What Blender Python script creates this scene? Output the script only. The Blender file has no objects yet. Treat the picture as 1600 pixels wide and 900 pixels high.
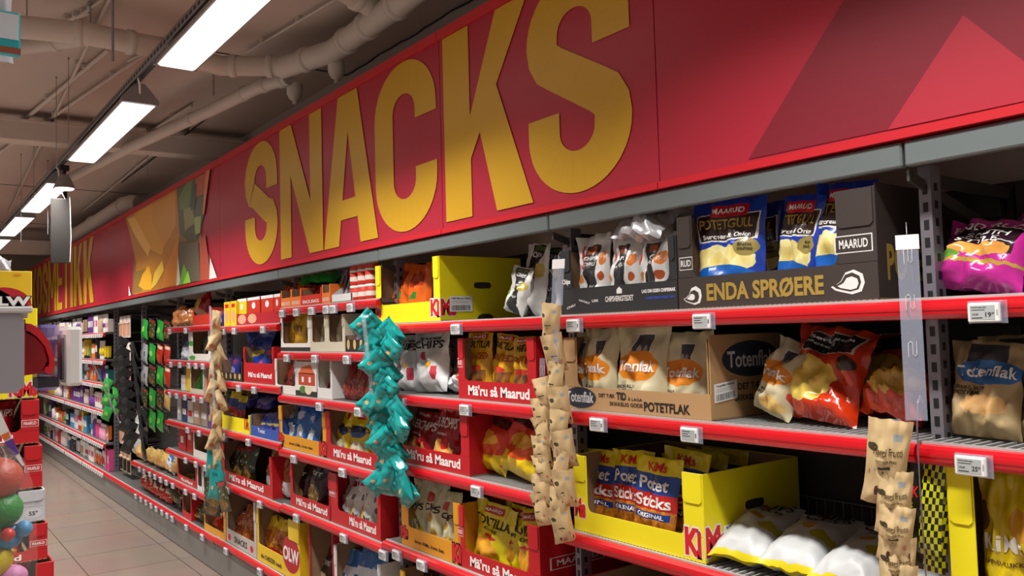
import bpy, bmesh, math, random
from mathutils import Vector, Matrix, noise
random.seed(7)
S = bpy.context.scene
COL = S.collection
PI = math.pi
# ------------------------------------------------------------------ camera
CAMZ = 1.6
FPX = 1294.0
R = Matrix(((0.80188258, 0.00800965, 0.59742797),
            (-0.59682742, 0.05751808, 0.80030538),
            (-0.02795275, -0.99831233, 0.05090313)))
cd = bpy.data.cameras.new('camera'); cam = bpy.data.objects.new('camera', cd); COL.objects.link(cam)
cd.sensor_width = 36.0; cd.lens = FPX * 36.0 / 1600.0; cd.clip_start = 0.05
rx, ry, rz = R.col[0], -R.col[1], -R.col[2]
cam.matrix_world = Matrix(((rx[0], ry[0], rz[0], 0), (rx[1], ry[1], rz[1], 0), (rx[2], ry[2], rz[2], CAMZ), (0, 0, 0, 1)))
S.camera = cam
# ------------------------------------------------------------------ world, exposure, lights
w = bpy.data.worlds.new('world'); S.world = w; w.use_nodes = True
w.node_tree.nodes['Background'].inputs[0].default_value = (1.0, 0.90, 0.84, 1)
w.node_tree.nodes['Background'].inputs[1].default_value = 0.25
S.view_settings.view_transform = 'Standard'; S.view_settings.look = 'None'
S.view_settings.gamma = 1.0; S.view_settings.exposure = 0.0; S.view_settings.use_curve_mapping = False
LAMP_Z = 2.85
LAMPS = [(0.945, 2.22, 3.91), (0.945, 4.62, 6.31), (0.945, 7.30, 8.98), (0.945, 9.40, 11.05), (0.945, 11.5, 13.1)]
AREA_W = 41.0
def area(name, x, y, z, sx, sy, pw, spread, rot=(0, 0, 0), col=(1.0, 0.97, 0.93)):
    l = bpy.data.lights.new(name, 'AREA'); l.shape = 'RECTANGLE'; l.size = sx; l.size_y = sy
    l.energy = pw; l.spread = math.radians(spread); l.color = col
    o = bpy.data.objects.new(name, l); o.location = (x, y, z); o.rotation_euler = rot; COL.objects.link(o); return o
for (lx, a, b) in LAMPS:
    area('tube_or_fill_light', lx + 0.0825, (a + b) / 2, LAMP_Z - 0.012, 0.15, b - a - 0.03, AREA_W, 114)
for yy in (-2.5, -0.1):          # the same lamp row goes on behind and above the camera
    area('tube_or_fill_light', 1.03, yy + 0.85, LAMP_Z - 0.012, 0.15, 1.6, AREA_W * 0.9, 114)
for yy in (-1.5, 2.5, 6.5, 10.5):     # unseen fill lights, added to brighten the lower shelves from the front
    area('tube_or_fill_light', -1.0, yy, LAMP_Z, 0.3, 3.2, 95.0, 112)
# ------------------------------------------------------------------ materials
def lin(c):
    if isinstance(c, str):
        c = c.lstrip('#'); c = [int(c[i:i + 2], 16) / 255 for i in (0, 2, 4)]
    return tuple(x / 12.92 if x <= 0.04045 else ((x + 0.055) / 1.055) ** 2.4 for x in c)
_m = {}
def mat(hexc, rough=0.5, metal=0.0, bump=0.0, bscale=30.0, emis=0.0, alpha=1.0, trans=0.0, var=0.0, coat=0.0, spec=0.5):
    k = (hexc, rough, metal, bump, bscale, emis, alpha, trans, var, coat, spec)
    if k in _m: return _m[k]
    m = bpy.data.materials.new('paint_' + hexc); m.use_nodes = True; nt = m.node_tree
    b = nt.nodes['Principled BSDF']; c = lin(hexc)
    b.inputs['Base Color'].default_value = (*c, 1); b.inputs['Roughness'].default_value = rough
    b.inputs['Metallic'].default_value = metal; b.inputs['Alpha'].default_value = alpha
    b.inputs['Transmission Weight'].default_value = trans; b.inputs['Coat Weight'].default_value = coat
    b.inputs['Specular IOR Level'].default_value = spec
    if emis: b.inputs['Emission Color'].default_value = (*c, 1); b.inputs['Emission Strength'].default_value = emis
    if bump or var:
        tc = nt.nodes.new('ShaderNodeTexCoord'); n = nt.nodes.new('ShaderNodeTexNoise')
        n.inputs['Scale'].default_value = bscale; n.inputs['Detail'].default_value = 4
        nt.links.new(tc.outputs['Object'], n.inputs['Vector'])
        if bump:
            bp = nt.nodes.new('ShaderNodeBump'); bp.inputs['Strength'].default_value = bump; bp.inputs['Distance'].default_value = 0.01
            nt.links.new(n.outputs['Fac'], bp.inputs['Height']); nt.links.new(bp.outputs[0], b.inputs['Normal'])
        if var:
            mx = nt.nodes.new('ShaderNodeMix'); mx.data_type = 'RGBA'
            mx.inputs[6].default_value = (*[x * (1 - var) for x in c], 1); mx.inputs[7].default_value = (*[min(1, x * (1 + var)) for x in c], 1)
            nt.links.new(n.outputs['Fac'], mx.inputs[0]); nt.links.new(mx.outputs[2], b.inputs['Base Color'])
    _m[k] = m; return m
class NB:                      # small node helper for printed packaging
    def __init__(s, name, rough, metal, bump=0.35, bscale=34.0, coat=0.0):
        s.m = bpy.data.materials.new(name); s.m.use_nodes = True; s.t = s.m.node_tree; s.b = s.t.nodes['Principled BSDF']
        s.b.inputs['Roughness'].default_value = rough; s.b.inputs['Metallic'].default_value = metal; s.b.inputs['Coat Weight'].default_value = coat
        uv = s.t.nodes.new('ShaderNodeUVMap'); uv.uv_map = 'print'
        s.uv = uv.outputs[0]
        sp = s.t.nodes.new('ShaderNodeSeparateXYZ'); s.t.links.new(s.uv, sp.inputs[0]); s.x, s.y = sp.outputs[0], sp.outputs[1]
        n = s.t.nodes.new('ShaderNodeTexNoise'); n.inputs['Scale'].default_value = 7.0; s.t.links.new(s.uv, n.inputs['Vector'])
        s.n = s.ma('SUBTRACT', n.outputs['Fac'], 0.5)
        if bump:
            tc = s.t.nodes.new('ShaderNodeTexCoord'); n2 = s.t.nodes.new('ShaderNodeTexNoise'); n2.inputs['Scale'].default_value = bscale
            n2.inputs['Detail'].default_value = 3
            if coat or bump > .4:
                n2.noise_type = 'RIDGED_MULTIFRACTAL'; n2.inputs['Scale'].default_value = 13; n2.inputs['Detail'].default_value = 2; n2.inputs['Distortion'].default_value = .8
            s.t.links.new(tc.outputs['Object'], n2.inputs['Vector'])
            bp = s.t.nodes.new('ShaderNodeBump'); bp.inputs['Strength'].default_value = bump; bp.inputs['Distance'].default_value = 0.008
            s.t.links.new(n2.outputs['Fac'], bp.inputs['Height']); s.t.links.new(bp.outputs[0], s.b.inputs['Normal'])
    def ma(s, op, a, b=None, c=None):
        n = s.t.nodes.new('ShaderNodeMath'); n.operation = op
        for i, v in enumerate((a, b, c)):
            if v is None: continue
            if isinstance(v, (int, float)): n.inputs[i].default_value = v
            else: s.t.links.new(v, n.inputs[i])
        return n.outputs[0]
    def mix(s, f, a, b):
        n = s.t.nodes.new('ShaderNodeMix'); n.data_type = 'RGBA'
        s.t.links.new(f, n.inputs[0])
        for i, v in ((6, a), (7, b)):
            if isinstance(v, tuple): n.inputs[i].default_value = (*v, 1)
            else: s.t.links.new(v, n.inputs[i])
        return n.outputs[2]
def printed(name, base, layers, rough=0.28, metal=0.0, bump=0.35, coat=0.3):
    s = NB(name, rough, metal, bump, coat=coat); cur = lin(base)
    for L in layers:
        k = L[0]
        if k in ('ell', 'food'):
            _, cx, cy, ax, ay = L[:5]; wob = 0.12 if k == 'food' else 0.0
            if k == 'ell' and len(L) > 6: wob = L[6]
            dx = s.ma('DIVIDE', s.ma('SUBTRACT', s.ma('MULTIPLY_ADD', s.n, wob, s.x), cx), ax)
            dy = s.ma('DIVIDE', s.ma('SUBTRACT', s.ma('MULTIPLY_ADD', s.n, wob, s.y), cy), ay)
            f = s.ma('LESS_THAN', s.ma('ADD', s.ma('MULTIPLY', dx, dx), s.ma('MULTIPLY', dy, dy)), 1.0)
        else:
            _, x0, x1, y0, y1 = L[:5]; wob = L[6] if (k == 'rect' and len(L) > 6) else 0.0
            yy = s.ma('MULTIPLY_ADD', s.n, wob, s.y)
            f = s.ma('MULTIPLY', s.ma('MULTIPLY', s.ma('GREATER_THAN', s.x, x0), s.ma('LESS_THAN', s.x, x1)),
                     s.ma('MULTIPLY', s.ma('GREATER_THAN', yy, y0), s.ma('LESS_THAN', yy, y1)))
        if k in ('food', 'foodrect', 'speck', 'check'):
            if k == 'check':
                v = s.t.nodes.new('ShaderNodeTexChecker'); v.inputs['Scale'].default_value = L[7]
                s.t.links.new(s.uv, v.inputs['Vector']); col = s.mix(v.outputs['Fac'], lin(L[5]), lin(L[6]))
            else:
                v = s.t.nodes.new('ShaderNodeTexVoronoi'); v.inputs['Scale'].default_value = L[7]
                s.t.links.new(s.uv, v.inputs['Vector'])
                if k == 'speck':
                    sp = s.t.nodes.new('ShaderNodeSeparateColor'); s.t.links.new(v.outputs['Color'], sp.inputs[0])
                    f = s.ma('MULTIPLY', f, s.ma('MULTIPLY', s.ma('LESS_THAN', v.outputs['Distance'], 0.34), s.ma('GREATER_THAN', sp.outputs[0], 0.35)))
                    col = s.mix(s.ma('GREATER_THAN', sp.outputs[1], 0.5), lin(L[5]), lin(L[6]))
                else:
                    sp = s.t.nodes.new('ShaderNodeSeparateColor'); s.t.links.new(v.outputs['Color'], sp.inputs[0])
                    col = s.mix(s.ma('ADD', s.ma('MULTIPLY', sp.outputs[0], 0.6), s.ma('MULTIPLY', v.outputs['Distance'], 0.6)), lin(L[5]), lin(L[6]))
        else: col = lin(L[5])
        cur = s.mix(f, cur, col)
    if isinstance(cur, tuple): s.b.inputs['Base Color'].default_value = (*cur, 1)
    else: s.t.links.new(cur, s.b.inputs['Base Color'])
    return s.m
# ------------------------------------------------------------------ mesh helper
class MB:
    def __init__(s): s.v = []; s.f = []; s.m = []; s.sm = []; s.uv = []; s.mats = []
    def mi(s, m):
        if m not in s.mats: s.mats.append(m)
        return s.mats.index(m)
    def add(s, vs, fs, m, smooth=False, uvs=None):
        o = len(s.v); s.v += [tuple(p) for p in vs]; s.uv += (uvs if uvs else [(0, 0)] * len(vs)); i = s.mi(m)
        for f in fs: s.f.append([o + k for k in f]); s.m.append(i); s.sm.append(smooth)
    def box(s, x0, x1, y0, y1, z0, z1, m, xf=None):
        v = [Vector((x, y, z)) for x in (x0, x1) for y in (y0, y1) for z in (z0, z1)]
        if xf: v = [xf @ p for p in v]
        s.add(v, [(0, 1, 3, 2), (4, 6, 7, 5), (0, 4, 5, 1), (2, 3, 7, 6), (0, 2, 6, 4), (1, 5, 7, 3)], m)
    def bbox(s, x0, x1, y0, y1, z0, z1, m, r=0.003, xf=None):      # box with chamfered edges
        pts = []
        def ring(z, k):
            return [(x0 + k, y0 + r, z), (x0 + r, y0 + k, z), (x1 - r, y0 + k, z), (x1 - k, y0 + r, z), (x1 - k, y1 - r, z), (x1 - r, y1 - k, z), (x0 + r, y1 - k, z), (x0 + k, y1 - r, z)]
        pts = ring(z0, r * .7) + ring(z0 + r, 0) + ring(z1 - r, 0) + ring(z1, r * .7)
        fs = [tuple(range(7, -1, -1)), tuple(range(24, 32))]
        for k in range(3):
            for i in range(8): fs.append((k * 8 + i, k * 8 + (i + 1) % 8, k * 8 + 8 + (i + 1) % 8, k * 8 + 8 + i))
        v = [Vector(p) for p in pts]
        if xf: v = [xf @ p for p in v]
        s.add(v, fs, m)
    def prism(s, poly, a, b, m, axis='y', smooth=False):            # polygon in the two other axes, extruded along axis
        def P(p, t): return (p[0], t, p[1]) if axis == 'y' else ((t, p[0], p[1]) if axis == 'x' else (p[0], p[1], t))
        n = len(poly); v = [P(p, a) for p in poly] + [P(p, b) for p in poly]
        s.add(v, [(i, (i + 1) % n, n + (i + 1) % n, n + i) for i in range(n)], m, smooth)
        s.add(v, [tuple(range(n - 1, -1, -1)), tuple(range(n, 2 * n))], m)
    def tube(s, path, r, m, n=10, cap=True):
        path = [Vector(p) for p in path]; vs = []; N = len(path)
        rr = r if isinstance(r, (list, tuple)) else [r] * N
        up = Vector((0, 0, 1)); prev = None
        for i, p in enumerate(path):
            d = (path[min(i + 1, N - 1)] - path[max(i - 1, 0)]).normalized()
            a = prev if prev is not None else (Vector((1, 0, 0)) if abs(d.z) > .9 else up)
            a = (a - d * a.dot(d)).normalized(); prev = a; b = d.cross(a)
            for k in range(n):
                t = 2 * PI * k / n; vs.append(p + (a * math.cos(t) + b * math.sin(t)) * rr[i])
        fs = [(i * n + k, i * n + (k + 1) % n, (i + 1) * n + (k + 1) % n, (i + 1) * n + k) for i in range(N - 1) for k in range(n)]
        s.add(vs, fs, m, True)
        if cap: s.add(vs[:n], [tuple(range(n - 1, -1, -1))], m); s.add(vs[-n:], [tuple(range(n))], m)
    def lathe(s, prof, m, n=16, c=(0, 0, 0), sx=1.0, sy=1.0):
        vs = [(c[0] + r * math.cos(2 * PI * k / n) * sx, c[1] + r * math.sin(2 * PI * k / n) * sy, c[2] + z) for r, z in prof for k in range(n)]
        fs = [(i * n + k, i * n + (k + 1) % n, (i + 1) * n + (k + 1) % n, (i + 1) * n + k) for i in range(len(prof) - 1) for k in range(n)]
        s.add(vs, fs, m, True); s.add(vs[:n], [tuple(range(n - 1, -1, -1))], m); s.add(vs[-n:], [tuple(range(n))], m)
    def ball(s, c, r, m, n=14, sc=(1, 1, 1)):
        s.lathe([(max(1e-4, r * math.sin(PI * i / n)), -r * math.cos(PI * i / n) * sc[2]) for i in range(n + 1)], m, n * 2, c, sc[0], sc[1])
    def poly(s, pts, fn, m, off=0.001):
        s.add([fn(p[0], p[1], off) for p in pts], [tuple(range(len(pts)))], m)
    def mesh(s, name):
        me = bpy.data.meshes.new(name); me.from_pydata(s.v, [], s.f)
        for m in s.mats: me.materials.append(m)
        me.polygons.foreach_set('material_index', s.m); me.polygons.foreach_set('use_smooth', s.sm)
        ul = me.uv_layers.new(name='print')
        for l in me.loops: ul.data[l.index].uv = s.uv[l.vertex_index]
        me.update(); return me
    def build(s, name, parent=None, loc=None, rot=None):
        return obj(name, s.mesh(name), parent, loc, rot)
def obj(name, me, parent=None, loc=None, rot=None):
    o = bpy.data.objects.new(name, me); COL.objects.link(o)
    if parent: o.parent = parent
    if loc: o.location = loc
    if rot: o.rotation_euler = rot
    return o
def tag(o, label, cat, group=None, kind=None):
    o['label'] = label; o['category'] = cat
    if group: o['group'] = group
    if kind: o['kind'] = kind
    return o
def thing(name, label, cat, loc=(0, 0, 0), rot=(0, 0, 0), group=None):
    o = bpy.data.objects.new(name, None); COL.objects.link(o); o.location = loc; o.rotation_euler = rot
    o.empty_display_size = .05
    return tag(o, label, cat, group)
def struct(o): o['kind'] = 'structure'; return o
# ------------------------------------------------------------------ where a sight line meets the shelf plane
def ray(px, py): return R @ Vector((px - 800, py - 450, FPX))
def on_x(px, py, X):
    r = ray(px, py); t = X / r[0]; return (t * r[1], CAMZ + t * r[2])      # -> y, z
def on_y(px, py, Y):
    r = ray(px, py); t = Y / r[1]; return (t * r[0], CAMZ + t * r[2])      # -> x, z
def on_z(px, py, Z):
    r = ray(px, py); t = (Z - CAMZ) / r[2]; return (t * r[0], t * r[1])    # -> x, y
def y_at(px, X, Z):
    k = (px - 800) / FPX; dz = Z - CAMZ
    c0, c2 = R.col[0], R.col[2]
    return (c0[0] * X + c0[2] * dz - k * (c2[0] * X + c2[2] * dz)) / (k * c2[1] - c0[1])
# ------------------------------------------------------------------ lettering
_t = {}
def tmesh(txt, bold=0.02):
    k = (txt, bold)
    if k in _t: return _t[k]
    cu = bpy.data.curves.new('t', 'FONT'); cu.body = txt; cu.size = 1; cu.offset = bold; cu.resolution_u = 3
    o = bpy.data.objects.new('t', cu); COL.objects.link(o)
    me = bpy.data.meshes.new_from_object(o.evaluated_get(bpy.context.evaluated_depsgraph_get()))
    v = [(p.co.x, p.co.y) for p in me.vertices]; f = [tuple(p.vertices) for p in me.polygons]
    bpy.data.objects.remove(o); bpy.data.meshes.remove(me); bpy.data.curves.remove(cu)
    _t[k] = (v, f); return _t[k]
def text(mb, txt, fn, x0, y0, wd, ht, m, shear=0.0, bold=0.02, outline=None, off=0.001, slope=0.0, ol=0.06, fine=0.0):
    bv, bf = tmesh(txt, bold)
    if not bv: return
    X0 = min(p[0] for p in bv); X1 = max(p[0] for p in bv); Y0 = min(p[1] for p in bv); Y1 = max(p[1] for p in bv)
    def put(v, f, mm, o):
        q = []
        for p in v:
            a = (p[0] - X0) / (X1 - X0); b = (p[1] - Y0) / (Y1 - Y0)
            q.append((x0 + a * wd + shear * b * ht, y0 + b * ht + slope * a))
        if fine:
            bm = bmesh.new(); vv = [bm.verts.new((p[0], p[1], 0)) for p in q]
            for ff in f:
                try: bm.faces.new([vv[i] for i in ff])
                except Exception: pass
            bmesh.ops.triangulate(bm, faces=bm.faces[:])
            for _ in range(2):
                es = [e for e in bm.edges if e.calc_length() > fine]
                if es: bmesh.ops.subdivide_edges(bm, edges=es, cuts=1)
            bmesh.ops.triangulate(bm, faces=bm.faces[:])
            bm.verts.index_update()
            q = [(p.co.x, p.co.y) for p in bm.verts]; f = [tuple(p.index for p in fc.verts) for fc in bm.faces]; bm.free()
        mb.add([fn(p[0], p[1], o) for p in q], f, mm)
    if outline: ov, of = tmesh(txt, bold + ol); put(ov, of, outline, off * 0.6)
    put(bv, bf, m, off)
# ------------------------------------------------------------------ palette
RED = mat('b8141e', .45); RAILRED = mat('c5101c', .28, coat=.4); SIGNRED = mat('b0263a', .40); SIGNDK = mat('84202f', .40)
SIGNLT = mat('b42c3d', .40); SIGNYEL = mat('cfa023', .40); TRIM = mat('c8202c', .4)
GREY = mat('8f9496', .45, .3); STEEL = mat('8b8790', .42, .55); DKGREY = mat('3b3835', .7); BACK = mat('45413e', .8); PLINTH = mat('7f7c78', .5, .2)
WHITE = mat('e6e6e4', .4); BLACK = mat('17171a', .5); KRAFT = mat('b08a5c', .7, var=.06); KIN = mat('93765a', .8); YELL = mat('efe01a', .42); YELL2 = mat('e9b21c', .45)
ORANGE = mat('e0761a', .45); TXTW = mat('f2f0ec', .5); TXTR = mat('cf1a20', .5); TXTK = mat('1c1a19', .6); CREAM = mat('d9d0b6', .6); BLUE = mat('2a52a8', .45)
DKB = mat('3a312d', .6); GOLDT = mat('b79a4a', .4, .3); LGREY = mat('cfcfd0', .4); CLEAR = mat('c4cbe0', .12, alpha=.2); SCREEN = mat('a9aeae', .35); NAVY = mat('27303f', .6)
# ------------------------------------------------------------------ bags
D = {}
def design(k, base, layers=(), texts=(), rough=.28, metal=0.0, bump=.35, coat=.3):
    D[k] = dict(m=printed('print_' + k, base, layers, rough, metal, bump, coat), t=texts)
design('gull', '1f3fa8', [('food', .45, .42, .5, .15, 'ddc04a', 'f7efae', 8), ('ell', .45, .22, .56, .16, '1560b8'), ('rect', 0, 1, 0, .15, '1b45a8'), ('rect', .06, .94, .605, .86, 'e8e6e0', .05), ('rect', .085, .915, .62, .85, '33231f', .05), ('rect', .28, .76, .83, .94, 'c8202c'), ('ell', .82, .53, .15, .085, '9a8a4a')],
       [('MAARUD', .33, .86, .38, .05, TXTW), ('POTETGULL', .13, .72, .74, .09, GOLDT), ('Sourcream & Onion', .16, .63, .7, .045, TXTW), ('ENDA', .74, .54, .16, .025, TXTK), ('SPRØERE', .73, .50, .18, .025, TXTK)])
design('toten', 'd3c9a4', [('rect', .40, .72, .62, .86, 'ddd8cc'), ('rect', .42, .70, .635, .845, '494a50'), ('ell', .52, .66, .035, .07, 'a7a7a7'), ('ell', .62, .66, .035, .07, '8c8c8c'), ('ell', .48, .5, .44, .17, 'e58a1a', .06), ('food', .7, .12, .26, .09, 'd9a94a', 'e9c77a', 6)],
       [('Totenflak', .1, .44, .76, .12, TXTW), ('GROVE, SALTA', .06, .25, .38, .04, TXTK), ('POTETFLAK', .06, .2, .34, .04, TXTK)], .5, bump=.5, coat=0)
design('totenblue', 'b29a6e', [('rect', .3, .78, .72, .96, '3a3a3c'), ('ell', .58, .66, .46, .13, '2f6aa6', .04), ('food', .55, .33, .32, .1, 'd69b4e', 'dbb277', 5)],
       [('Totenflak', .16, .61, .8, .12, TXTW), ('GROVE, SALTA', .1, .47, .5, .045, TXTK), ('POTETFLAK', .13, .42, .4, .045, TXTK)], .55, bump=.6, coat=0)
design('redchip', 'c8330f', [('food', .32, .38, .38, .24, 'dca52a', 'f1dc6a', 5), ('ell', .8, .58, .13, .08, '3a2a1a'), ('rect', .12, .88, .68, .92, 'c9b8a0', .06), ('rect', .14, .86, .69, .91, '1d1517', .06)],
       [('Sørlandschips', .2, .82, .6, .05, TXTW), ('Potetgull', .2, .75, .35, .05, TXTW)], .18, bump=.55, coat=.6)
design('redtote', 'c63a12', [('food', .5, .45, .46, .28, 'dd9a2e', 'efc45a', 3), ('rect', .3, .9, .78, .95, '1d1517')], [], .18, bump=.5, coat=.6)
design('truck', 'c42a92', [('rect', .12, .9, .42, .84, '2a1420', .08), ('food', .55, .47, .32, .09, 'd98a3a', 'e9b25a', 6), ('ell', .2, .38, .16, .05, '6aa03a'), ('rect', 0, 1, .28, .33, 'b89a3a', .1)],
       [('FOOD TRUCK', .06, .8, .88, .1, TXTW), ('SOUTH', .3, .66, .5, .09, TXTW), ('STYLE', .25, .55, .5, .08, TXTW)], .22, bump=.5, coat=.5)
design('chili', 'd8d8d6', [('rect', .34, .70, 0, .86, '2a2a2c', .05), ('rect', .4, .64, .74, .84, 'a8532a'), ('ell', .18, .72, .05, .15, 'bb2018', .15), ('ell', .85, .66, .10, .09, 'd4782a', .1), ('ell', .18, .44, .11, .06, 'cf7d33'), ('ell', .84, .44, .09, .06, 'a84a1c')],
       [('CHIPS', .39, .65, .26, .05, TXTW), ('CHILI', .39, .58, .26, .04, TXTW), ('HAVSALT', .39, .3, .27, .03, TXTW)], .3, bump=.5)
design('herb', 'd6d6d2', [('rect', .36, .8, 0, .98, '2a2b2a', .05), ('ell', .82, .62, .14, .1, 'c9b34a'), ('ell', .15, .45, .1, .14, '6b8a3a', .1), ('rect', .4, .76, .9, .96, '55703a')],
       [('Chips', .42, .78, .34, .1, TXTW), ('LØK', .42, .6, .3, .05, TXTW), ('HAVSALT', .42, .35, .32, .04, TXTW)], .3, bump=.5)
design('silver', 'b4b5b9', [('ell', .75, .5, .1, .14, '54565c')], [], .25, .3, .5)
design('stick', 'ecd714', [('rect', 0, 1, .56, .80, '1f4aa0'), ('rect', 0, 1, .38, .57, 'c8231c', .04), ('foodrect', 0, 1, .1, .38, '7a3c12', 'd98a2a', 13), ('rect', .06, .9, .27, .35, '1d3a86')],
       [('KiMs', .3, .83, .4, .11, TXTR), ('Potet', .16, .61, .64, .15, TXTW), ('Sticks', .1, .41, .8, .14, TXTW), ('ORIGINAL', .14, .285, .66, .05, TXTW)], .22, bump=.5)
design('godfet', 'c2c4c4', [('rect', 0, 1, 0, .035, 'd9c812'), ('ell', .5, .55, .13, .045, 'b88a2c'), ('ell', .8, .42, .2, .06, 'a9a524', .12), ('rect', .42, .58, .8, .9, 'a01c4c')],
       [('GOD & FET', .3, .68, .5, .07, TXTK), ('CHIPS', .15, .82, .75, .13, TXTK)], .4, bump=.6, coat=0)
design('fetw', 'd4d6d8', [('ell', .35, .6, .08, .07, 'c0202c'), ('ell', .6, .45, .1, .06, 'd0a030'), ('rect', .7, .85, .2, .42, 'c84050')],
       [('Sprø', .2, .85, .55, .07, TXTK), ('CHIPS', .1, .72, .8, .13, TXTK)], .3, bump=.6)
design('taco', 'dba817', [('foodrect', .1, .9, .08, .42, 'c67d1c', '6e4630', 4), ('rect', .25, .75, .9, .97, 'c8202c'), ('ell', .5, .45, .3, .05, 'cf3a2c')],
       [('TORTILLA', .06, .76, .88, .11, TXTK), ('ROASTED', .08, .58, .84, .11, mat('b0481c', .5)), ('MAARUD', .3, .91, .4, .045, TXTW)], .28, bump=.5)
design('superr', 'a8121c', [('food', .45, .24, .42, .2, 'd98f3c', 'efb968', 4), ('ell', .6, .36, .14, .09, 'd02020'), ('rect', .25, .7, .86, .96, 'd0202c')],
       [('SUPERCHIPS', .05, .62, .9, .17, TXTW), ('PAPRIKA', .3, .5, .4, .04, TXTW), ('MAARUD', .3, .88, .36, .05, TXTW)], .26, bump=.5)
design('smile', 'd6341a', [('rect', 0, 1, 0, .3, 'e8c818', .25), ('ell', .5, .42, .36, .2, 'e0561c'), ('food', .48, .5, .3, .12, 'e98a1e', 'f0b440', 2), ('rect', .1, .9, .7, .86, '8e1418'), ('rect', .3, .7, .88, .97, 'c8202c')],
       [('SMILEOS', .1, .71, .8, .12, TXTK), ('MAARUD', .32, .9, .36, .05, TXTW)], .25, bump=.5)
design('cream', 'cfc9a4', [('ell', .3, .75, .18, .08, 'b8301c'), ('ell', .4, .45, .2, .08, 'c99a2c', .1), ('ell', .7, .25, .16, .06, 'd0a84a', .1)],
       [('CHIPS', .1, .55, .8, .1, TXTK)], .35, bump=.6)
design('tort', 'd9c814', [('food', .42, .3, .36, .16, 'c67d1c', 'e0a52c', 4), ('rect', .3, .7, .84, .95, 'b8142a'), ('ell', .5, .48, .2, .035, 'c8202c')],
       [('TORTILLA', .06, .64, .88, .14, TXTK), ('CHIPS', .3, .56, .4, .05, TXTK), ('MAARUD', .33, .87, .34, .045, TXTW)], .25, bump=.5)
design('orangeb', 'd8601a', [('rect', .2, .8, .6, .85, 'a83410'), ('rect', .3, .6, .38, .5, '2c7a2c'), ('foodrect', 0, 1, 0, .3, 'e07a2a', 'c04a12', 5)], [], .2, bump=.6)
design('supery', 'e6cf1c', [('ell', .5, .56, .36, .12, '24468a'), ('food', .5, .22, .4, .15, 'e6dca0', 'c8c0b0', 4), ('rect', .35, .65, .8, .93, 'c8202c')], [('SUPERCHIPS', .06, .55, .88, .12, TXTK)], .26, bump=.5)
design('bluew', '2a6fc0', [('ell', .5, .3, .28, .26, 'd8dee4', .2), ('ell', .4, .75, .2, .1, 'b8c4e0', .15)], [], .24, bump=.5)
design('darkgold', '3a1418', [('food', .42, .24, .36, .2, 'b08a34', 'e2cf86', 6), ('rect', .2, .8, .62, .84, '17100f')], [('POTET', .28, .68, .44, .08, TXTW)], .2, .2, .5)
design('cow', 'cfd1d0', [('speck', 0, 1, 0, 1, '222226', '5a5c62', 5), ('food', .2, .2, .2, .3, 'c8902c', 'e0b850', 4), ('rect', .5, .9, .82, .95, 'b8142a')], [], .26, bump=.6)
design('olive', '3c3d22', [('food', .5, .25, .4, .18, 'b08a3c', '6a4a20', 4), ('speck', 0, 1, .4, .9, 'b9c08c', '8b9064', 9), ('rect', .2, .8, .85, .97, 'a8202c')], [], .2, .15, .5)
design('pasta', 'cfd0cc', [('foodrect', 0, 1, .35, .95, 'b8601c', '7a2a14', 11)], [], .2, bump=.5)
design('snackmix', 'b0522a', [('foodrect', 0, 1, .12, .9, 'd07a3a', '8a3a18', 15)], [], .18, bump=.5)
design('olw', 'd8b21c', [('foodrect', 0, 1, .3, .75, 'd9b02c', 'a8321c', 9), ('ell', .5, .15, .5, .18, 'b01828')], [('OLW', .2, .1, .6, .12, TXTW)], .25, bump=.5)
design('brown', '46332a', [('ell', .5, .3, .3, .08, 'c8b89a', .1)], [('POTETCHIPS', .1, .55, .8, .12, TXTW)], .35, bump=.5)
design('bluewht', 'cdd4dc', [('rect', 0, 1, .7, 1, '2f62a0', .1), ('ell', .3, .5, .14, .06, '2a5098')], [], .28, bump=.6)
design('purple', '2b3288', [('ell', .45, .3, .4, .2, '8d8cc0', .15), ('ell', .65, .7, .25, .12, '7c2a64', .1)], [], .22, bump=.5)
design('blueb', '1f3c94', [('speck', 0, 1, .1, .55, 'd8c890', 'b04a5a', 6), ('ell', .5, .5, .4, .06, 'b8a83c', .15)], [], .2, bump=.6)
design('rednut', '8a2018', [('foodrect', 0, 1, .1, .6, 'b04a3a', '5a1410', 12)], [], .2, bump=.5)
design('lollo', 'd8a818', [('foodrect', .1, .9, .08, .3, 'e8c850', 'c88a20', 6)], [('Idéen', .12, .52, .76, .2, mat('7a5a18', .5))], .3, bump=.4)
design('nutcream', 'cfc8b0', [('foodrect', .15, .85, .08, .75, 'b8aa86', '6e4a34', 7)], [], .3, bump=.4)
design('nutbag', 'cdb283', [('speck', .1, .95, .05, .42, '5a2a26', 'c0786a', 6), ('rect', .60, .80, .77, .85, '9aa2a4'), ('ell', .15, .68, .12, .05, '44402a'), ('rect', .3, .6, .44, .475, '2f3d22')],
       [('Tøtti Frutti', .15, .6, .7, .09, mat('5d4a2c', .6)), ('NØTTER & BÆR', .25, .52, .5, .035, mat('5d4a2c', .6))], .5, bump=.5, coat=0)
design('teal', '0f8f8c', [('ell', .3, .4, .09, .07, 'c8a070', .1), ('rect', .2, .8, .8, .9, '0b6a6c')], [], .18, bump=.6, coat=.5)
design('kraftn', 'c9b183', [('ell', .5, .3, .3, .1, 'b06a44', .1)], [], .5, bump=.6, coat=0)
design('blacks', '1b1c1c', [('ell', .5, .5, .2, .15, '3a3c3a')], [], .2, bump=.5)
design('greens', '2aa03a', [('ell', .5, .5, .2, .15, '8ad05a')], [], .2, bump=.5)
design('checker', '15150f', [('check', .55, 1, 0, 1, 'd8dc1e', '12120e', 14)], [('NØK', .06, .62, .42, .12, TXTR), ('is', .1, .5, .3, .1, mat('b8c020', .5))], .25, bump=.4)
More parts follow.
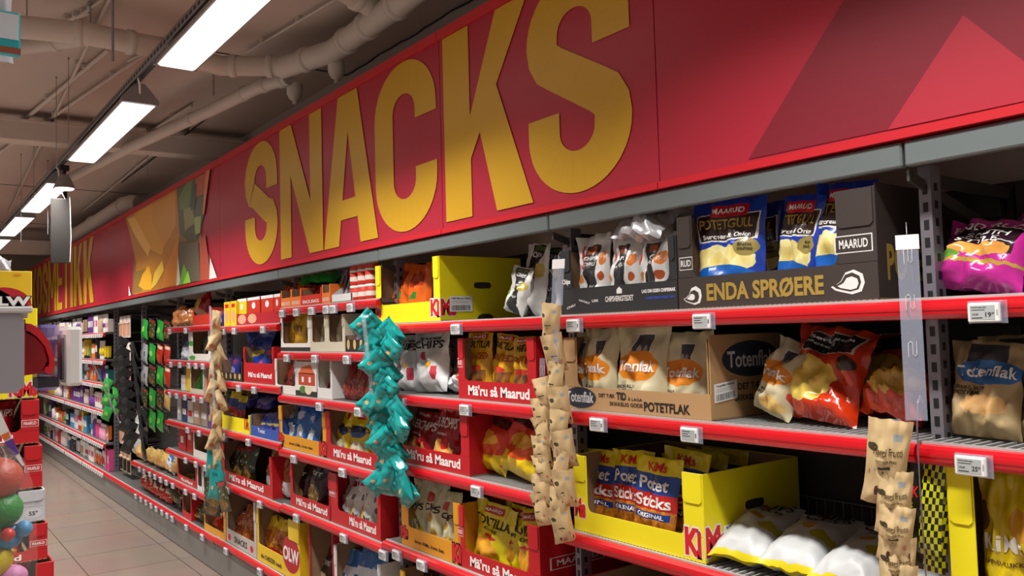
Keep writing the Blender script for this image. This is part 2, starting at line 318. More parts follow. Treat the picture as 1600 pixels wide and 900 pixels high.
design('kimsalt', 'd9bd12', [('food', .75, .68, .24, .1, 'c8861e', 'e2ac3c', 4), ('ell', .08, .7, .12, .09, '6a4c1a')],
       [('KiMs', .1, .5, .7, .1, TXTW), ('HÅNDPLUKKEDE', .1, .42, .8, .035, mat('5a3c14', .6)), ('SALT', .1, .15, .85, .14, mat('4a2c12', .6))], .3, bump=.5)
design('hay', 'cba65a', [('ell', .5, .35, .3, .2, 'c98d52', .1)], [], .35, bump=.6)
design('redsnack', 'b32a1a', [('food', .5, .3, .3, .2, 'e06a3a', 'b03a20', 4), ('rect', .1, .9, .8, .95, 'd8c8b0')], [], .25, bump=.5)
design('orangecz', 'd88a4a', [], [], .3, bump=.8)
design('darkbag', '57401e', [('foodrect', 0, 1, .1, .7, '7a5a20', '3a2a14', 5)], [], .25, bump=.6)
_bag = {}
def bag_mesh(key, wd, ht, th, seed, nu=18, nv=24, crush=1.0, bend=0.0, letters=True):
    ck = (key, round(wd, 2), round(ht, 2), round(th, 2), seed, nu, crush, bend)
    if ck in _bag: return _bag[ck]
    d = D[key]; so = seed * 7.31 + len(key)
    def sheet(u, v):          # crumple that moves both skins
        n = noise.noise(Vector((u * 1.3 + so, v * 1.7, so))) * .22 * th
        c = abs(noise.noise(Vector((u * 3.1 + so, v * 2.3 + so, 1.7)))) * .20 * th
        e = math.sin(u * 11 + so + 3 * v) * .07 * th * (math.exp(-(1 - v) / .14) + .6 * math.exp(-v / .1))
        f = abs(noise.noise(Vector((u * 6.5 + so, v * 7.5, so * .5)))) * .10 * th if nu > 10 else 0
        return (n - c + e - f) * crush + bend * v * v
    def skin(u, v, sd):
        g = max(0.0, 1 - abs(u) ** 2.6) ** .6
        p = min(1, (v / .16)) ** .6 * min(1, ((1 - v) / .42)) ** .75
        t = th * .5 * g * p
        t *= 1 + crush * .32 * noise.noise(Vector((u * 2.1 + so * sd, v * 3.0, so)))
        t -= crush * .30 * th * g * min(1, p * 2) * abs(noise.noise(Vector((u * 2.6, v * 4.2 + so, so + sd)))) ** .8
        return t
    def pt(u, v, sd):
        p = min(1, (v / .2)) * min(1, ((1 - v) / .45))
        x = u * wd * .5 * (1 - .09 * p - .02 * noise.noise(Vector((v * 4, so, u))))
        z = v * ht + crush * .012 * ht * noise.noise(Vector((u * 2, v * 2, so + 5))) * (0 if v < .02 else 1) + crush * .02 * ht * noise.noise(Vector((u * 1.5, so, 3))) * v * v * v
        return Vector((x, sheet(u, v) - sd * skin(u, v, sd), z))
    mb = MB(); gr = {}
    for sd in (1, -1):
        vs = []; uv = []
        for j in range(nv + 1):
            v = j / nv; v = v - .035 * math.sin(2 * PI * v)
            for i in range(nu + 1):
                u = -1 + 2 * i / nu; u = u + .06 * math.sin(PI * u)
                vs.append(pt(u, v, sd)); uv.append((u * .5 + .5, v))
        W = nu + 1
        fs = [(j * W + i, j * W + i + 1, (j + 1) * W + i + 1, (j + 1) * W + i) for j in range(nv) for i in range(nu)]
        if sd < 0: fs = [f[::-1] for f in fs]
        mb.add(vs, fs, d['m'], True, uv)
        if sd > 0: gr = vs
    if letters:
        vsj = [j / nv - .035 * math.sin(2 * PI * j / nv) for j in range(nv + 1)]
        usi = [-1 + 2 * i / nu + .06 * math.sin(PI * (-1 + 2 * i / nu)) for i in range(nu + 1)]
        def fn(a, b, o):
            u = max(-.999, min(.999, a * 2 - 1)); v = max(0.001, min(.999, b))
            i = max(k for k in range(nu) if usi[k] <= u); j = max(k for k in range(nv) if vsj[k] <= v)
            s = (u - usi[i]) / (usi[i + 1] - usi[i]); t = (v - vsj[j]) / (vsj[j + 1] - vsj[j]); W = nu + 1
            A = gr[j * W + i]; B = gr[j * W + i + 1]; C = gr[(j + 1) * W + i]; E = gr[(j + 1) * W + i + 1]
            p = (A * (1 - s) + B * s) * (1 - t) + (C * (1 - s) + E * s) * t
            nn = (B - A).cross(C - A).normalized()
            return p + nn * o
        for (s_, x, y, ww, hh, m) in d['t']: text(mb, s_, fn, x, y, ww, hh, m, off=.0022, fine=.05)
    me = mb.mesh('bag'); _bag[ck] = me; return me
def rest(o, z):                # set the object down so that its lowest point touches z
    mx = o.rotation_euler.to_matrix(); lo = min((mx @ v.co).z for v in o.data.vertices); o.location.z = z - lo + .0006
def bag(key, wd, ht, th, loc, label, cat='snack bag', name='crisp_bag', group=None, lean=-7, yaw=0, roll=0, seed=None, z=None, **kw):
    if seed is None: seed = random.randint(0, 3)
    o = obj(name, bag_mesh(key, wd, ht, th, seed, **kw)); o.location = loc
    o.rotation_euler = (Matrix.Rotation(math.radians(-90 + yaw), 3, 'Z') @ Matrix.Rotation(math.radians(lean), 3, 'X') @ Matrix.Rotation(math.radians(roll), 3, 'Y')).to_euler()
    if z is not None: rest(o, z)
    return tag(o, label, cat, group)
def BG(key, p0, p1, ptop, z, X, label, th=.09, **kw):       # bag between two sight lines, standing on a deck at depth X
    y0 = y_at(p0, X, z + .1); y1 = y_at(p1, X, z + .1); zt = on_x((p0 + p1) / 2, ptop, X)[1]
    return bag(key, (y0 - y1) * 1.02, max(.06, (zt - z) * 1.07), th, (X, (y0 + y1) / 2, z), label, z=z, **kw)
# ------------------------------------------------------------------ display cartons
def carton(p0, p1, z, h, depth, lip, outer, label, X=1.80, sl=.04, sr=.04, inner=KIN, yaw=0.0, front=(), side=(), flaps=True, y0=None, y1=None, barcode=None, back_h=None, hole=False, parts=True, round_cut=False, name='display_carton', loc=None, rz=-90, group=None, top=False, side_h=None):
    if y0 is None: y0 = y_at(p0, X, z + .05); y1 = y_at(p1, X, z + .05)
    wd = y0 - y1; t = .004; bh = back_h or h; sh = side_h or h
    root = thing(name, label, 'carton', loc or (X, (y0 + y1) / 2, z + .001), (0, 0, math.radians(rz + yaw)), group)
    mb = MB(); x0, x1 = -wd / 2, wd / 2
    mb.box(x0, x1, 0, depth, 0, t, inner)
    mb.box(x0, x1, depth - t, depth, t, bh, outer); mb.box(x0 + t, x1 - t, depth - t - .001, depth - t, t, bh - .002, inner)
    for sx, a in ((-1, x0), (1, x1 - t)):
        prof = [(0, t), (depth, t), (depth, bh), (depth * .6, bh), (depth * .55, sh), (0, sh)] if bh != sh else [(0, t), (depth, t), (depth, sh), (0, sh)]
        mb.prism(prof, a, a + t, outer, 'x')
        b = (a + t, a + t + .001) if sx < 0 else (a - .001, a)
        mb.prism([(max(p[0], t), p[1] - (.002 if p[1] > t else 0)) for p in prof], b[0], b[1], inner, 'x')
    if top: mb.box(x0, x1, 0, depth, h, h + t, outer)
    # front piece: lip plus two corner strips, one outline with rounded inner corners
    def arc(cx, cz, r, a0, a1, n=4): return [(cx + r * math.cos(math.radians(a0 + (a1 - a0) * i / n)), cz + r * math.sin(math.radians(a0 + (a1 - a0) * i / n))) for i in range(n + 1)]
    r = min(.018, sl * .45, (h - lip) * .4)
    if round_cut: r = min(.06, (h - lip) * .6)
    L = [(x0, 0), (x1, 0)]
    L += [(x1, h), (x1 - sr, h)] + arc(x1 - sr - r, lip + r, r, 0, -90) if sr else [(x1, lip)]
    L += (arc(x0 + sl + r, lip + r, r, 270, 180) + [(x0 + sl, h), (x0, h)]) if sl else [(x0, lip)]
    # split into convex pieces so the faces stay clean
    mb.box(x0, x1, -t, 0, 0, lip, outer)
    if sl: mb.bbox(x0, x0 + sl, -t, 0, lip, h, outer, .0015)
    if sr: mb.bbox(x1 - sr, x1, -t, 0, lip, h, outer, .0015)
    if sl: mb.prism([(x0 + sl, lip)] + [(x0 + sl + r, lip)] + [(x0 + sl + r - r * math.sin(q), lip + r - r * math.cos(q)) for q in (.4, .8, 1.2)] + [(x0 + sl, lip + r)], -t, 0, outer, 'y')
    if sr: mb.prism([(x1 - sr, lip)] + [(x1 - sr, lip + r)] + [(x1 - sr - r + r * math.sin(q), lip + r - r * math.cos(q)) for q in (1.2, .8, .4)] + [(x1 - sr - r, lip)], -t, 0, outer, 'y')
    mb.box(x0 + .001, x1 - .001, 0, .001, t, lip - .001, inner)
    if parts:                    # serrated tear edge along the bottom
        n = int(wd / .014)
        for i in range(n):
            a = x0 + (i + .15) * wd / n; mb.box(a, a + wd / n * .6, -t - .0012, -t + .001, -.0005, .0022, KIN)
    F = lambda u, v, o: (x0 + u * wd, -t - o, v * h)
    SD = lambda u, v, o: (x1 + o, u * depth, v * h)
    for (s_, u, v, ww, hh, m, *rest_) in front:
        kw = rest_[0] if rest_ else {}
        if s_ is None: mb.poly([(u + ww * a, v + hh * b) for a, b in kw.get('pts', [(0, 0), (1, 0), (1, 1), (0, 1)])], F, m, kw.get('off', .0006))
        else: text(mb, s_, F, u, v, ww, hh, m, off=.0012, **kw)
    for (s_, u, v, ww, hh, m, *rest_) in side:
        kw = rest_[0] if rest_ else {}
        if s_ is None: mb.poly([(u + ww * a, v + hh * b) for a, b in kw.get('pts', [(0, 0), (1, 0), (1, 1), (0, 1)])], SD, m, kw.get('off', .0006))
        else: text(mb, s_, SD, u, v, ww, hh, m, off=.0012, **kw)
    if hole:
        mb.poly(OVAL(depth * .5, h * .55, .045, .014, depth, h), SD, DKB, .0007)
        mb.tube([SD(a, b, .001) for a, b in OVAL(depth * .5, h * .55, .047, .015, depth, h, True)], .0012, outer, 5, False)
    if not parts: mb.build('tray', root); return root
    mb.build('tray', root)
    if flaps:
        for (on, a) in ((sl, x0 + .005), (sr, x1 - sr + .003)):
            if not on: continue
            fw = on - .008; fb = MB(); zz = h * .66; q = .008
            fb.prism([(a + q, zz), (a + fw - q, zz), (a + fw, zz + q), (a + fw, h - .001), (a, h - .001), (a, zz + q)], -t - .0035, -t - .0006, outer, 'y'); fb.build('tuck_flap', root)
    if barcode:
        u, v, ww, hh, sl_ = barcode; bb = MB(); up = lambda a, b, o: SD(u + a * ww, v + b * hh + sl_ * a, o)
        bb.poly([(0, 0), (1, 0), (1, 1), (0, 1)], up, WHITE, .0022)
        random.seed(3); a = .08
        while a < .9:
            k = random.uniform(.008, .03); bb.poly([(a, .08), (a + k, .08), (a + k, .42), (a, .42)], up, TXTK, .0026); a += k + random.uniform(.012, .03)
        for r_ in (.55, .66): bb.poly([(.08, r_), (.8, r_), (.8, r_ + .03), (.08, r_ + .03)], up, SCREEN, .0026)
        text(bb, barcode_txt.get(label, 'Potetchips'), up, .08, .8, .8, .12, TXTK, off=.0026)
        o = bb.build('barcode_label', root); o['label'] = 'white barcode sticker'
    return root
barcode_txt = {}
def OVAL(cx, cz, a, b, dx, dz, closed=False):
    p = []
    for i in range(13 if closed else 12):
        t = 2 * PI * (i % 12) / 12; c, s_ = math.cos(t), math.sin(t)
        p.append(((cx + a * (abs(c) ** .5) * (1 if c > 0 else -1)) / dx, (cz + b * (abs(s_) ** .6) * (1 if s_ > 0 else -1)) / dz))
    return p
SQ = [(0, 0), (1, 0), (1, 1), (0, 1)]
EL = [(.5 + .5 * math.cos(2 * PI * i / 24), .5 + .5 * math.sin(2 * PI * i / 24)) for i in range(24)]
def frame_text(s_, u, v, ww, hh, m, bg):     # outlined plate with writing, as on the red cartons
    return [(None, u, v, ww, hh, m, {'pts': SQ}), (None, u + ww * .04, v + hh * .08, ww * .92, hh * .84, bg, {'off': .0009}), (s_, u + ww * .12, v + hh * .26, ww * .76, hh * .5, m)]
# ================================================================== THE SETTING
J = [0.929 + 1.236 * k for k in range(-1, 12)]      # bay joints along the shelving; J[0] < camera side
FX = 1.78                                           # front of the shelves
def floor_mat():
    s = NB('floor_tiles', .22, 0, 0)
    tc = s.t.nodes.new('ShaderNodeTexCoord')
    br = s.t.nodes.new('ShaderNodeTexBrick'); br.offset = 0.0; br.inputs['Scale'].default_value = 1.0
    br.inputs['Brick Width'].default_value = .6; br.inputs['Row Height'].default_value = .6; br.inputs['Mortar Size'].default_value = .0035
    br.inputs['Color1'].default_value = (*lin('84746a'), 1); br.inputs['Color2'].default_value = (*lin('8a796e'), 1); br.inputs['Mortar'].default_value = (*lin('4a4039'), 1)
    mp = s.t.nodes.new('ShaderNodeMapping'); mp.inputs['Location'].default_value = (.12, .2, 0)
    s.t.links.new(tc.outputs['Object'], mp.inputs[0]); s.t.links.new(mp.outputs[0], br.inputs[0])
    n = s.t.nodes.new('ShaderNodeTexNoise'); n.inputs['Scale'].default_value = 2.2; n.inputs['Detail'].default_value = 6; s.t.links.new(tc.outputs['Object'], n.inputs[0])
    mx = s.t.nodes.new('ShaderNodeMix'); mx.data_type = 'RGBA'; mx.blend_type = 'MULTIPLY'; mx.inputs[0].default_value = .3
    s.t.links.new(br.outputs[0], mx.inputs[6]); s.t.links.new(n.outputs['Color'], mx.inputs[7]); s.t.links.new(mx.outputs[2], s.b.inputs['Base Color'])
    return s.m
CEIL = mat('c4b5aa', .85, var=.05, bscale=1.5); WALLM = mat('b9b0a6', .85, var=.04, bscale=2); DUCT = mat('cbc2b8', .7); CEILB = mat('cdc2b8', .8)
b = MB(); b.box(-4, 2.5, -3, 17.2, -.05, 0, floor_mat()); struct(b.build('floor'))
b = MB(); b.box(-4, 2.5, -3, 17.2, 3.3, 3.36, CEIL)
for y in (2.3, 4.9, 7.3, 10.2, 13.4): b.box(-4, 2.36, y, y + .012, 3.296, 3.3, DKB)
struct(b.build('ceiling'))
b = MB(); b.box(2.36, 2.44, -3, 17.2, 0, 3.3, WALLM)
pts = [(2.352, y, 3.293 + .004 * math.sin(y * 9) + .004 * math.sin(y * 23)) for y in [1.2 + i * .09 for i in range(42)]]
b.tube(pts, .0045, BLACK, 5); struct(b.build('wall_right'))
b = MB(); b.box(-4, 2.36, 17.0, 17.1, 0, 3.3, mat('8a7c70', .85)); struct(b.build('wall_back'))
# cross beams below the ceiling
b = MB(); b.box(-4, 2.36, -.09, .09, -.07, .07, CEILB); b.box(-4, 2.36, -.12, .12, .06, .075, CEILB)
struct(b.build('trim_1', loc=(0, 7.0, 3.15), rot=(0, 0, math.radians(-3.2))))
b = MB(); b.box(-4, 2.36, -.1, .1, -.09, .09, CEILB); b.box(-4, 2.36, -.14, .14, .08, .1, CEILB); struct(b.build('trim_2', loc=(0, 13.9, 3.0)))
# pipes under the ceiling
def rod(px, py, z0, z1, label, r=.004, m=GREY):
    x, y = on_z(px, py, z1); mb = MB(); mb.tube([(0, 0, z0 - z1), (0, 0, 0)], r, m, 6); mb.lathe([(r * 3, -.01), (r * 3, 0)], m, 8)
    tag(mb.build('hanging_rod', loc=(x, y, z1)), label, 'rod')
def pipe(path, r, label, m=DUCT, collars=(), name='ceiling_pipe', cr=1.16):
    mb = MB(); P = [Vector(p) for p in path]; mb.tube(P, r, m, 18)
    root = mb.build(name)
    for (i, t) in collars:
        p = P[i].lerp(P[i + 1], t); d = (P[i + 1] - P[i]).normalized(); c = MB()
        c.tube([p - d * .02, p - d * .016, p + d * .016, p + d * .02], [r * 1.02, r * cr, r * cr, r * 1.02], m, 18); c.build('pipe_collar', root)
    return tag(root, label, 'pipe')
def Z(px, py, z): x, y = on_z(px, py, z); return (x, y, z)
pipe([Z(-60, 34, 3.12), Z(60, 45, 3.12), Z(130, 52, 3.12), Z(250, 75, 3.12), Z(345, 103, 3.12), Z(440, 104, 3.12)], .055, 'thick painted pipe crossing the ceiling behind the nearest strip lamp', collars=[(1, .9), (2, .6), (3, .5), (4, .2), (4, .8)])
pipe([Z(440, 106, 3.11), Z(520, 80, 3.11), Z(600, 22, 3.11), Z(625, 5, 3.11), Z(700, -60, 3.11)], .06, 'thick painted pipe running along the wall above the big yellow letters', collars=[(0, .5), (1, .3), (1, .7), (2, .8)])
pipe([Z(600, 24, 3.14), Z(575, 8, 3.16), Z(540, -12, 3.18), Z(500, -40, 3.2)], .05, 'short painted branch pipe joining the wall pipe at the top edge', collars=[(0, .4), (1, .5)])
pipe([Z(450, 122, 3.08), Z(405, 135, 3.08), Z(330, 172, 3.08), Z(200, 232, 3.08), Z(60, 303, 3.08)], .04, 'painted drain pipe sloping away towards the far end of the shop', collars=[(0, .2), (0, .8), (1, .3), (2, .2)])
pipe([Z(-60, 78, 3.2), Z(50, 72, 3.2), Z(120, 62, 3.2), Z(150, 58, 3.17)], .04, 'thinner painted pipe meeting the thick one at top left', collars=[(1, .5)])
pipe([Z(215, 318, 3.02), Z(205, 317, 3.03), Z(185, 326, 3.03), Z(160, 342, 3.0), Z(130, 360, 3.0), Z(95, 380, 3.0)], .085, 'wide ventilation pipe with elbow over the far red banner', collars=[(1, .5), (3, .4)], name='ventilation_pipe')
for px, py in ((195, 321), (145, 351)): rod(px, py - 9, 3.0, 3.29, 'strap rod holding the wide ventilation pipe at far ' + ('bend', 'end')[px < 150], .006, CEILB)
for k, (px, py) in enumerate(((455, 128), (520, 92))):
    x, y, z = Z(px, py, 3.08); mb = MB(); mb.lathe([(.045, .03), (.045, -.03), (.03, -.06), (.012, -.07), (.012, -.09)], DUCT, 14)
    tag(mb.build('pipe_valve', loc=(x + .02, y, z - .04)), ('round inspection cap hanging under the drain pipe joint', 'round cap hanging under the thick wall pipe')[k], 'valve')
cond = [((180, -20), (15, 330), .010), ((235, 80), (-10, 245), .012), ((385, 8), (200, 95), .009), ((565, -25), (385, 82), .006), ((170, 78), (10, 210), .014), ((140, 20), (100, 34), .01), ((300, 165), (160, 252), .012), ((240, 240), (130, 330), .010), ((330, 180), (190, 285), .006), ((160, 0), (60, 70), .008)]
lab = ['second from the left corner', 'lowest at the left edge', 'right behind the nearest lamp', 'beside the wall pipe', 'thickest one at left', 'short one at top left', 'over the middle lamp', 'below the cross beam', 'dark thin one near the wall', 'left of the hanging rod']
for (a, c, r), l in zip(cond, lab):
    A = Vector(Z(*a, 3.27)); B_ = Vector(Z(*c, 3.27)); mb = MB(); mb.tube([A.lerp(B_, i / 6) for i in range(7)], r, BLACK if 'dark' in l else CEILB, 8)
    for i in (1, 3, 5): p = A.lerp(B_, i / 6); mb.box(p.x - r * 2, p.x + r * 2, p.y - .01, p.y + .01, 3.27, 3.3, CEILB)
    tag(mb.build('ceiling_conduit'), 'thin painted conduit on the ceiling, ' + l, 'conduit')
for px, py, z0, r, l in ((176, -20, 2.93, .006, 'steel rod holding the lamp track at the top left'), (333, 72, 3.0, .005, 'steel strap hanging down beside the second lamp'), (42, -10, 3.16, .003, 'wire hanger over the top left pipe'), (141, 5, 3.16, .004, 'wire hanger over the pipe left of the rod'),
                         (88, 120, 2.7, .002, 'thin wire hanging left of the second lamp'), (107, 90, 2.75, .002, 'thin wire hanging just left of the lamp housing'), (33, 240, 2.5, .002, 'thin wire with a hook at far left'), (75, 250, 2.6, .002, 'thin wire over the hanging grey board'), (53, 215, 2.75, .002, 'thin wire ending in a small knob'), (230, 200, 2.9, .002, 'thin wire behind the second lamp')):
    rod(px, py, z0, 3.29, l, r)
# ------------------------------------------------------------------ strip lamps on their track
EMIT = mat('fffdfa', .5, emis=1.5); LAMPG = mat('98989a', .4, .5)
mb = MB(); x = LAMP_Z and 1.0
mb.box(.985, .988, -.5, 13.3, LAMP_Z + .10, LAMP_Z + .14, LAMPG); mb.box(1.022, 1.025, -.5, 13.3, LAMP_Z + .10, LAMP_Z + .14, LAMPG); mb.box(.985, 1.025, -.5, 13.3, LAMP_Z + .137, LAMP_Z + .14, LAMPG)
for i in range(90): mb.box(.9842, .985, 2.0 + i * .06, 2.035 + i * .06, LAMP_Z + .112, LAMP_Z + .128, BLACK)
tag(mb.build('lamp_track'), 'long perforated steel track carrying the row of strip lamps', 'lamp track')
LN = ['nearest bright strip lamp, cut off by the top edge', 'second bright strip lamp, whole in view with grey end cap', 'third strip lamp, partly behind the hanging grey board', 'fourth strip lamp at the left edge', 'farthest small strip lamp at the left edge']
for (lx, a, c), l in zip(LAMPS, LN):
    t = thing('strip_lamp', l, 'lamp', (lx + .0825, (a + c) / 2, LAMP_Z), group='strip lamps over the aisle'); L2 = (c - a) / 2
    m1 = MB(); prof = [(-.09, 0), (-.088, .02), (-.045, .075), (-.02, .1), (.02, .1), (.045, .075), (.088, .02), (.09, 0)]
    m1.prism(prof, -L2, L2, LAMPG, 'y'); m1.build('housing', t)
    m2 = MB(); m2.prism([(-.082, -.001), (-.07, -.008), (.07, -.008), (.082, -.001)], -L2 + .01, L2 - .01, EMIT, 'y'); m2.build('diffuser', t)
    for s_ in (-1, 1):
        m3 = MB(); m3.prism([(p[0] * 1.06, p[1] * 1.04 - .001) for p in prof], s_ * L2, s_ * (L2 + .02), LAMPG, 'y'); m3.tube([(0, s_ * (L2 + .015), .05), (-.01, s_ * (L2 + .05), .09), (-.02, s_ * (L2 + .06), .12)], .006, WHITE, 8); m3.build('end_cap', t)
# spot lamp, hanging board, screen
t = thing('spot_lamp', 'small spot lamp with bright face below the end of the second lamp', 'lamp', (1.03, 7.05, LAMP_Z - .0))
mb = MB(); mb.tube([(0, 0, .1), (0, 0, .03)], .012, BLACK); mb.box(-.03, .03, -.03, .03, .06, .1, BLACK); mb.build('stem', t)
mb = MB(); mb.lathe([(.03, .03), (.045, 0), (.075, -.07), (.078, -.075)], LAMPG, 20); mb.build('shade', t); mb = MB(); mb.lathe([(.07, -.072), (.06, -.085), (.001, -.09)], EMIT, 20); mb.build('bulb_face', t)
t = thing('hanging_board', 'narrow grey board hanging from the lamp track', 'sign', (1.06, 7.6, 2.5))
mb = MB(); mb.bbox(-.05, .09, -.006, .006, -.25, .28, mat('2e2a27', .8)); mb.build('board', t); mb = MB(); mb.tube([(.09, -.01, .3), (.098, -.012, -.05), (.09, -.01, -.24)], .004, WHITE, 6); mb.build('cord', t); mb = MB(); [mb.tube([(q, 0, .27), (-.04, 0, .47)], .003, WHITE, 6) for q in (-.04, .06)]; mb.build('hanger', t)
x, y = on_z(100, 355, 2.75); t = thing('ceiling_monitor', 'small dark screen box on a pole near the far lamps', 'monitor', (x, y, 2.7))
mb = MB(); mb.bbox(-.12, .06, -.05, .05, -.08, .16, DKGREY); mb.build('box', t); mb = MB(); mb.tube([(0, -.06, .55), (0, -.06, -.2)], .02, BLACK); mb.build('pole', t)
# ------------------------------------------------------------------ banner over the shelving
BX = 1.775; B0, B1 = 2.01, 2.815
def fpan(y): return lambda a, z, o: (BX - o, a, z)
def panel(y0, y1, label, base=SIGNRED):
    r = MB(); r.box(BX, BX + .045, y0 + .002, y1 - .002, B0, B1, base)
    t = r.build('banner_panel'); tag(t, label, 'banner panel', None)
    m = MB(); m.box(BX - .012, BX + .05, y0 + .002, y1 - .002, B1 - .028, B1 + .012, TRIM); m.build('frame', t)
    m = MB(); m.box(BX - .010, BX + .05, y0 + .002, y1 - .002, B0 - .014, B0 + .006, TRIM); m.build('frame', t)
    return t
FP = fpan(0)
def stroke(mb, pts, wd, m, off, closed=False):           # thick line along a path in (y, z)
    n = len(pts); Lf = []; Rt = []
    for i, p in enumerate(pts):
        a = pts[max(i - 1, 0)]; c = pts[min(i + 1, n - 1)]; dx, dz = c[0] - a[0], c[1] - a[1]; l = math.hypot(dx, dz) or 1; nx, nz = -dz / l, dx / l
        wv = math.hypot(wd[0] * nx, wd[1] * nz)
        Lf.append((p[0] + nx * wv / 2, p[1] + nz * wv / 2)); Rt.append((p[0] - nx * wv / 2, p[1] - nz * wv / 2))
    for i in range(n - 1): mb.poly([Lf[i], Lf[i + 1], Rt[i + 1], Rt[i]], FP, m, off + (i % 2) * .0003)
def letter(mb, ch, ya, yb, m, z0=2.04, z1=2.785, off=.003, wf=.30):
    W = ya - yb; H = z1 - z0; w_ = abs(W) * wf
    P = lambda u, v: (ya - u * W, z0 + v * H)
    cnt = [0]
    def pg(pts): cnt[0] += 1; mb.poly([P(*p) for p in pts], FP, m, off + cnt[0] * .0004)
    a = w_ / abs(W)
    if ch == 'N': pg([(0, 0), (a, 0), (a, 1), (0, 1)]); pg([(1 - a, 0), (1, 0), (1, 1), (1 - a, 1)]); pg([(0, 1), (a * 1.1, 1), (1, 0), (1 - a * 1.1, 0)])
    elif ch == 'A':
        pg([(0, 0), (a, 0), (.5 + a * .1, .86), (.5 + a * .6, 1), (.5 - a * .6, 1)]); pg([(1 - a, 0), (1, 0), (.5 + a * .6, 1), (.5 - a * .1, .86)]); pg([(.2, .17), (.8, .17), (.78, .3), (.22, .3)])
    elif ch == 'K': pg([(0, 0), (a, 0), (a, 1), (0, 1)]); pg([(a, .30), (a, .52), (1 - a * 1.05, 1), (1, 1)]); pg([(a * 1.25, .50), (1 - a * 1.15, 0), (1, 0), (a * 1.9, .66)])
    elif ch == 'T': pg([(0, .87), (1, .87), (1, 1), (0, 1)]); pg([(.5 - a / 2, 0), (.5 + a / 2, 0), (.5 + a / 2, .87), (.5 - a / 2, .87)])
    elif ch == 'E': pg([(0, 0), (a, 0), (a, 1), (0, 1)]); [pg([(a, q), (1, q), (1, q + .13), (a, q + .13)]) for q in (0, .44, .87)]
    elif ch == 'I': pg([(0, 0), (1, 0), (1, 1), (0, 1)])
    elif ch == 'M': pg([(0, 0), (a * .8, 0), (a * .8, 1), (0, 1)]); pg([(1 - a * .8, 0), (1, 0), (1, 1), (1 - a * .8, 1)]); pg([(0, 1), (a * .8, 1), (.5 + a * .35, .25), (.5 - a * .35, .25)]); pg([(1, 1), (1 - a * .8, 1), (.5 - a * .35, .25), (.5 + a * .35, .25)])
    else:
        hu = .5 - a / 2; hz = (abs(W) * hu) / H * .85; sz = a * abs(W) / H / 2 * .82
        def arc(cx, cz, a0, a1, n=20): return [(cx + hu * math.cos(math.radians(a0 + (a1 - a0) * i / n)), cz + hz * math.sin(math.radians(a0 + (a1 - a0) * i / n))) for i in range(n + 1)]
        top = 1 - sz - hz; bot = sz + hz
        if ch == 'C': p = [(1 - a / 2, .64)] + arc(.5, top, 0, 180) + arc(.5, bot, 180, 360) + [(1 - a / 2, .36)]
        elif ch == 'O': p = arc(.5, top, 0, 180) + arc(.5, bot, 180, 360) + [(1 - a / 2, top)]
        elif ch == 'S':
            p = [(1 - a / 2, top - .09), (1 - a / 2, top - .03)] + arc(.5, top, 0, 180) + [(a / 2 + .01, top - .05), (a / 2 + .05, top - .10), (a / 2 + .13, .58), (.5, .5), (1 - a / 2 - .13, .42), (1 - a / 2 - .05, bot + .10), (1 - a / 2 - .01, bot + .05)] + arc(.5, bot, 360, 180) + [(a / 2, bot + .03), (a / 2, bot + .09)]
        q = [P(*t_) for t_ in p]; stroke(mb, q, (w_, w_ * .82), m, off)
pR = panel(-1.2, 1.647, 'rightmost red banner panel with dark and light triangle shapes')
m = MB()
def PX(*ps): return [on_x(a, c, BX) for a, c in ps]
m.poly(PX((1170, 249), (1388, 203), (1530, -12), (1560, -60), (1355, -60)), FP, SIGNDK, .002); m.poly(PX((1506, 24), (1640, 126), (1760, -60), (1550, -60)), FP, SIGNDK, .0023); m.poly(PX((1388, 203), (1640, 150), (1640, 126), (1506, 24)), FP, SIGNLT, .0028); m.build('triangle_print', pR)
pK = panel(1.647, 2.832, 'red banner panel bearing the last two big yellow letters K and S')
m = MB(); letter(m, 'K', 2.80, 2.235, SIGNYEL, wf=.33); letter(m, 'S', 2.25, 1.745, SIGNYEL, wf=.33); m.build('lettering', pK)
pS = panel(2.832, 5.69, 'long red banner panel bearing the big yellow letters S, N, A and C')
m = MB(); letter(m, 'S', 5.17, 4.62, SIGNYEL, wf=.32); letter(m, 'N', 4.575, 3.99, SIGNYEL, wf=.27); letter(m, 'A', 3.98, 3.385, SIGNYEL, wf=.30); letter(m, 'C', 3.40, 2.86, SIGNYEL, wf=.32); m.build('lettering', pS)
pP = panel(5.69, 8.5, 'banner panel with a large photo print of crisps and green herbs in a bowl')
m = MB(); off = [.002]
def img(pts, c):
    off[0] += .0004; c = ''.join('%02x' % min(255, int(int(c[i:i + 2], 16) * 1.18 + 6)) for i in (0, 2, 4)); m.poly(PX(*[(40 + x / 3.75, 260 + y / 3.75) for x, y in pts]), FP, mat(c, .40), off[0])
img([(585, 300), (1090, 15), (1030, 400), (1130, 650), (625, 755), (640, 500)], '7a5a3c')
img([(590, 300), (890, 130), (905, 400), (890, 700), (640, 750), (650, 560)], 'a8702c')
img([(640, 280), (740, 220), (850, 330), (800, 520), (720, 480)], 'c08a34'); img([(740, 230), (880, 150), (885, 340), (820, 470), (745, 330)], 'b98238'); img([(600, 310), (640, 290), (735, 470), (720, 530), (640, 400)], 'd0a052')
img([(640, 620), (700, 600), (680, 735), (640, 742)], '80622e'); img([(665, 700), (690, 630), (730, 580), (745, 690), (700, 725)], 'dc9a22'); img([(735, 725), (760, 620), (805, 550), (815, 610), (770, 690)], 'e8b040'); img([(820, 600), (900, 420), (895, 690), (800, 715)], 'c07830'); img([(715, 580), (745, 640), (742, 725), (700, 722)], 'e09c28')
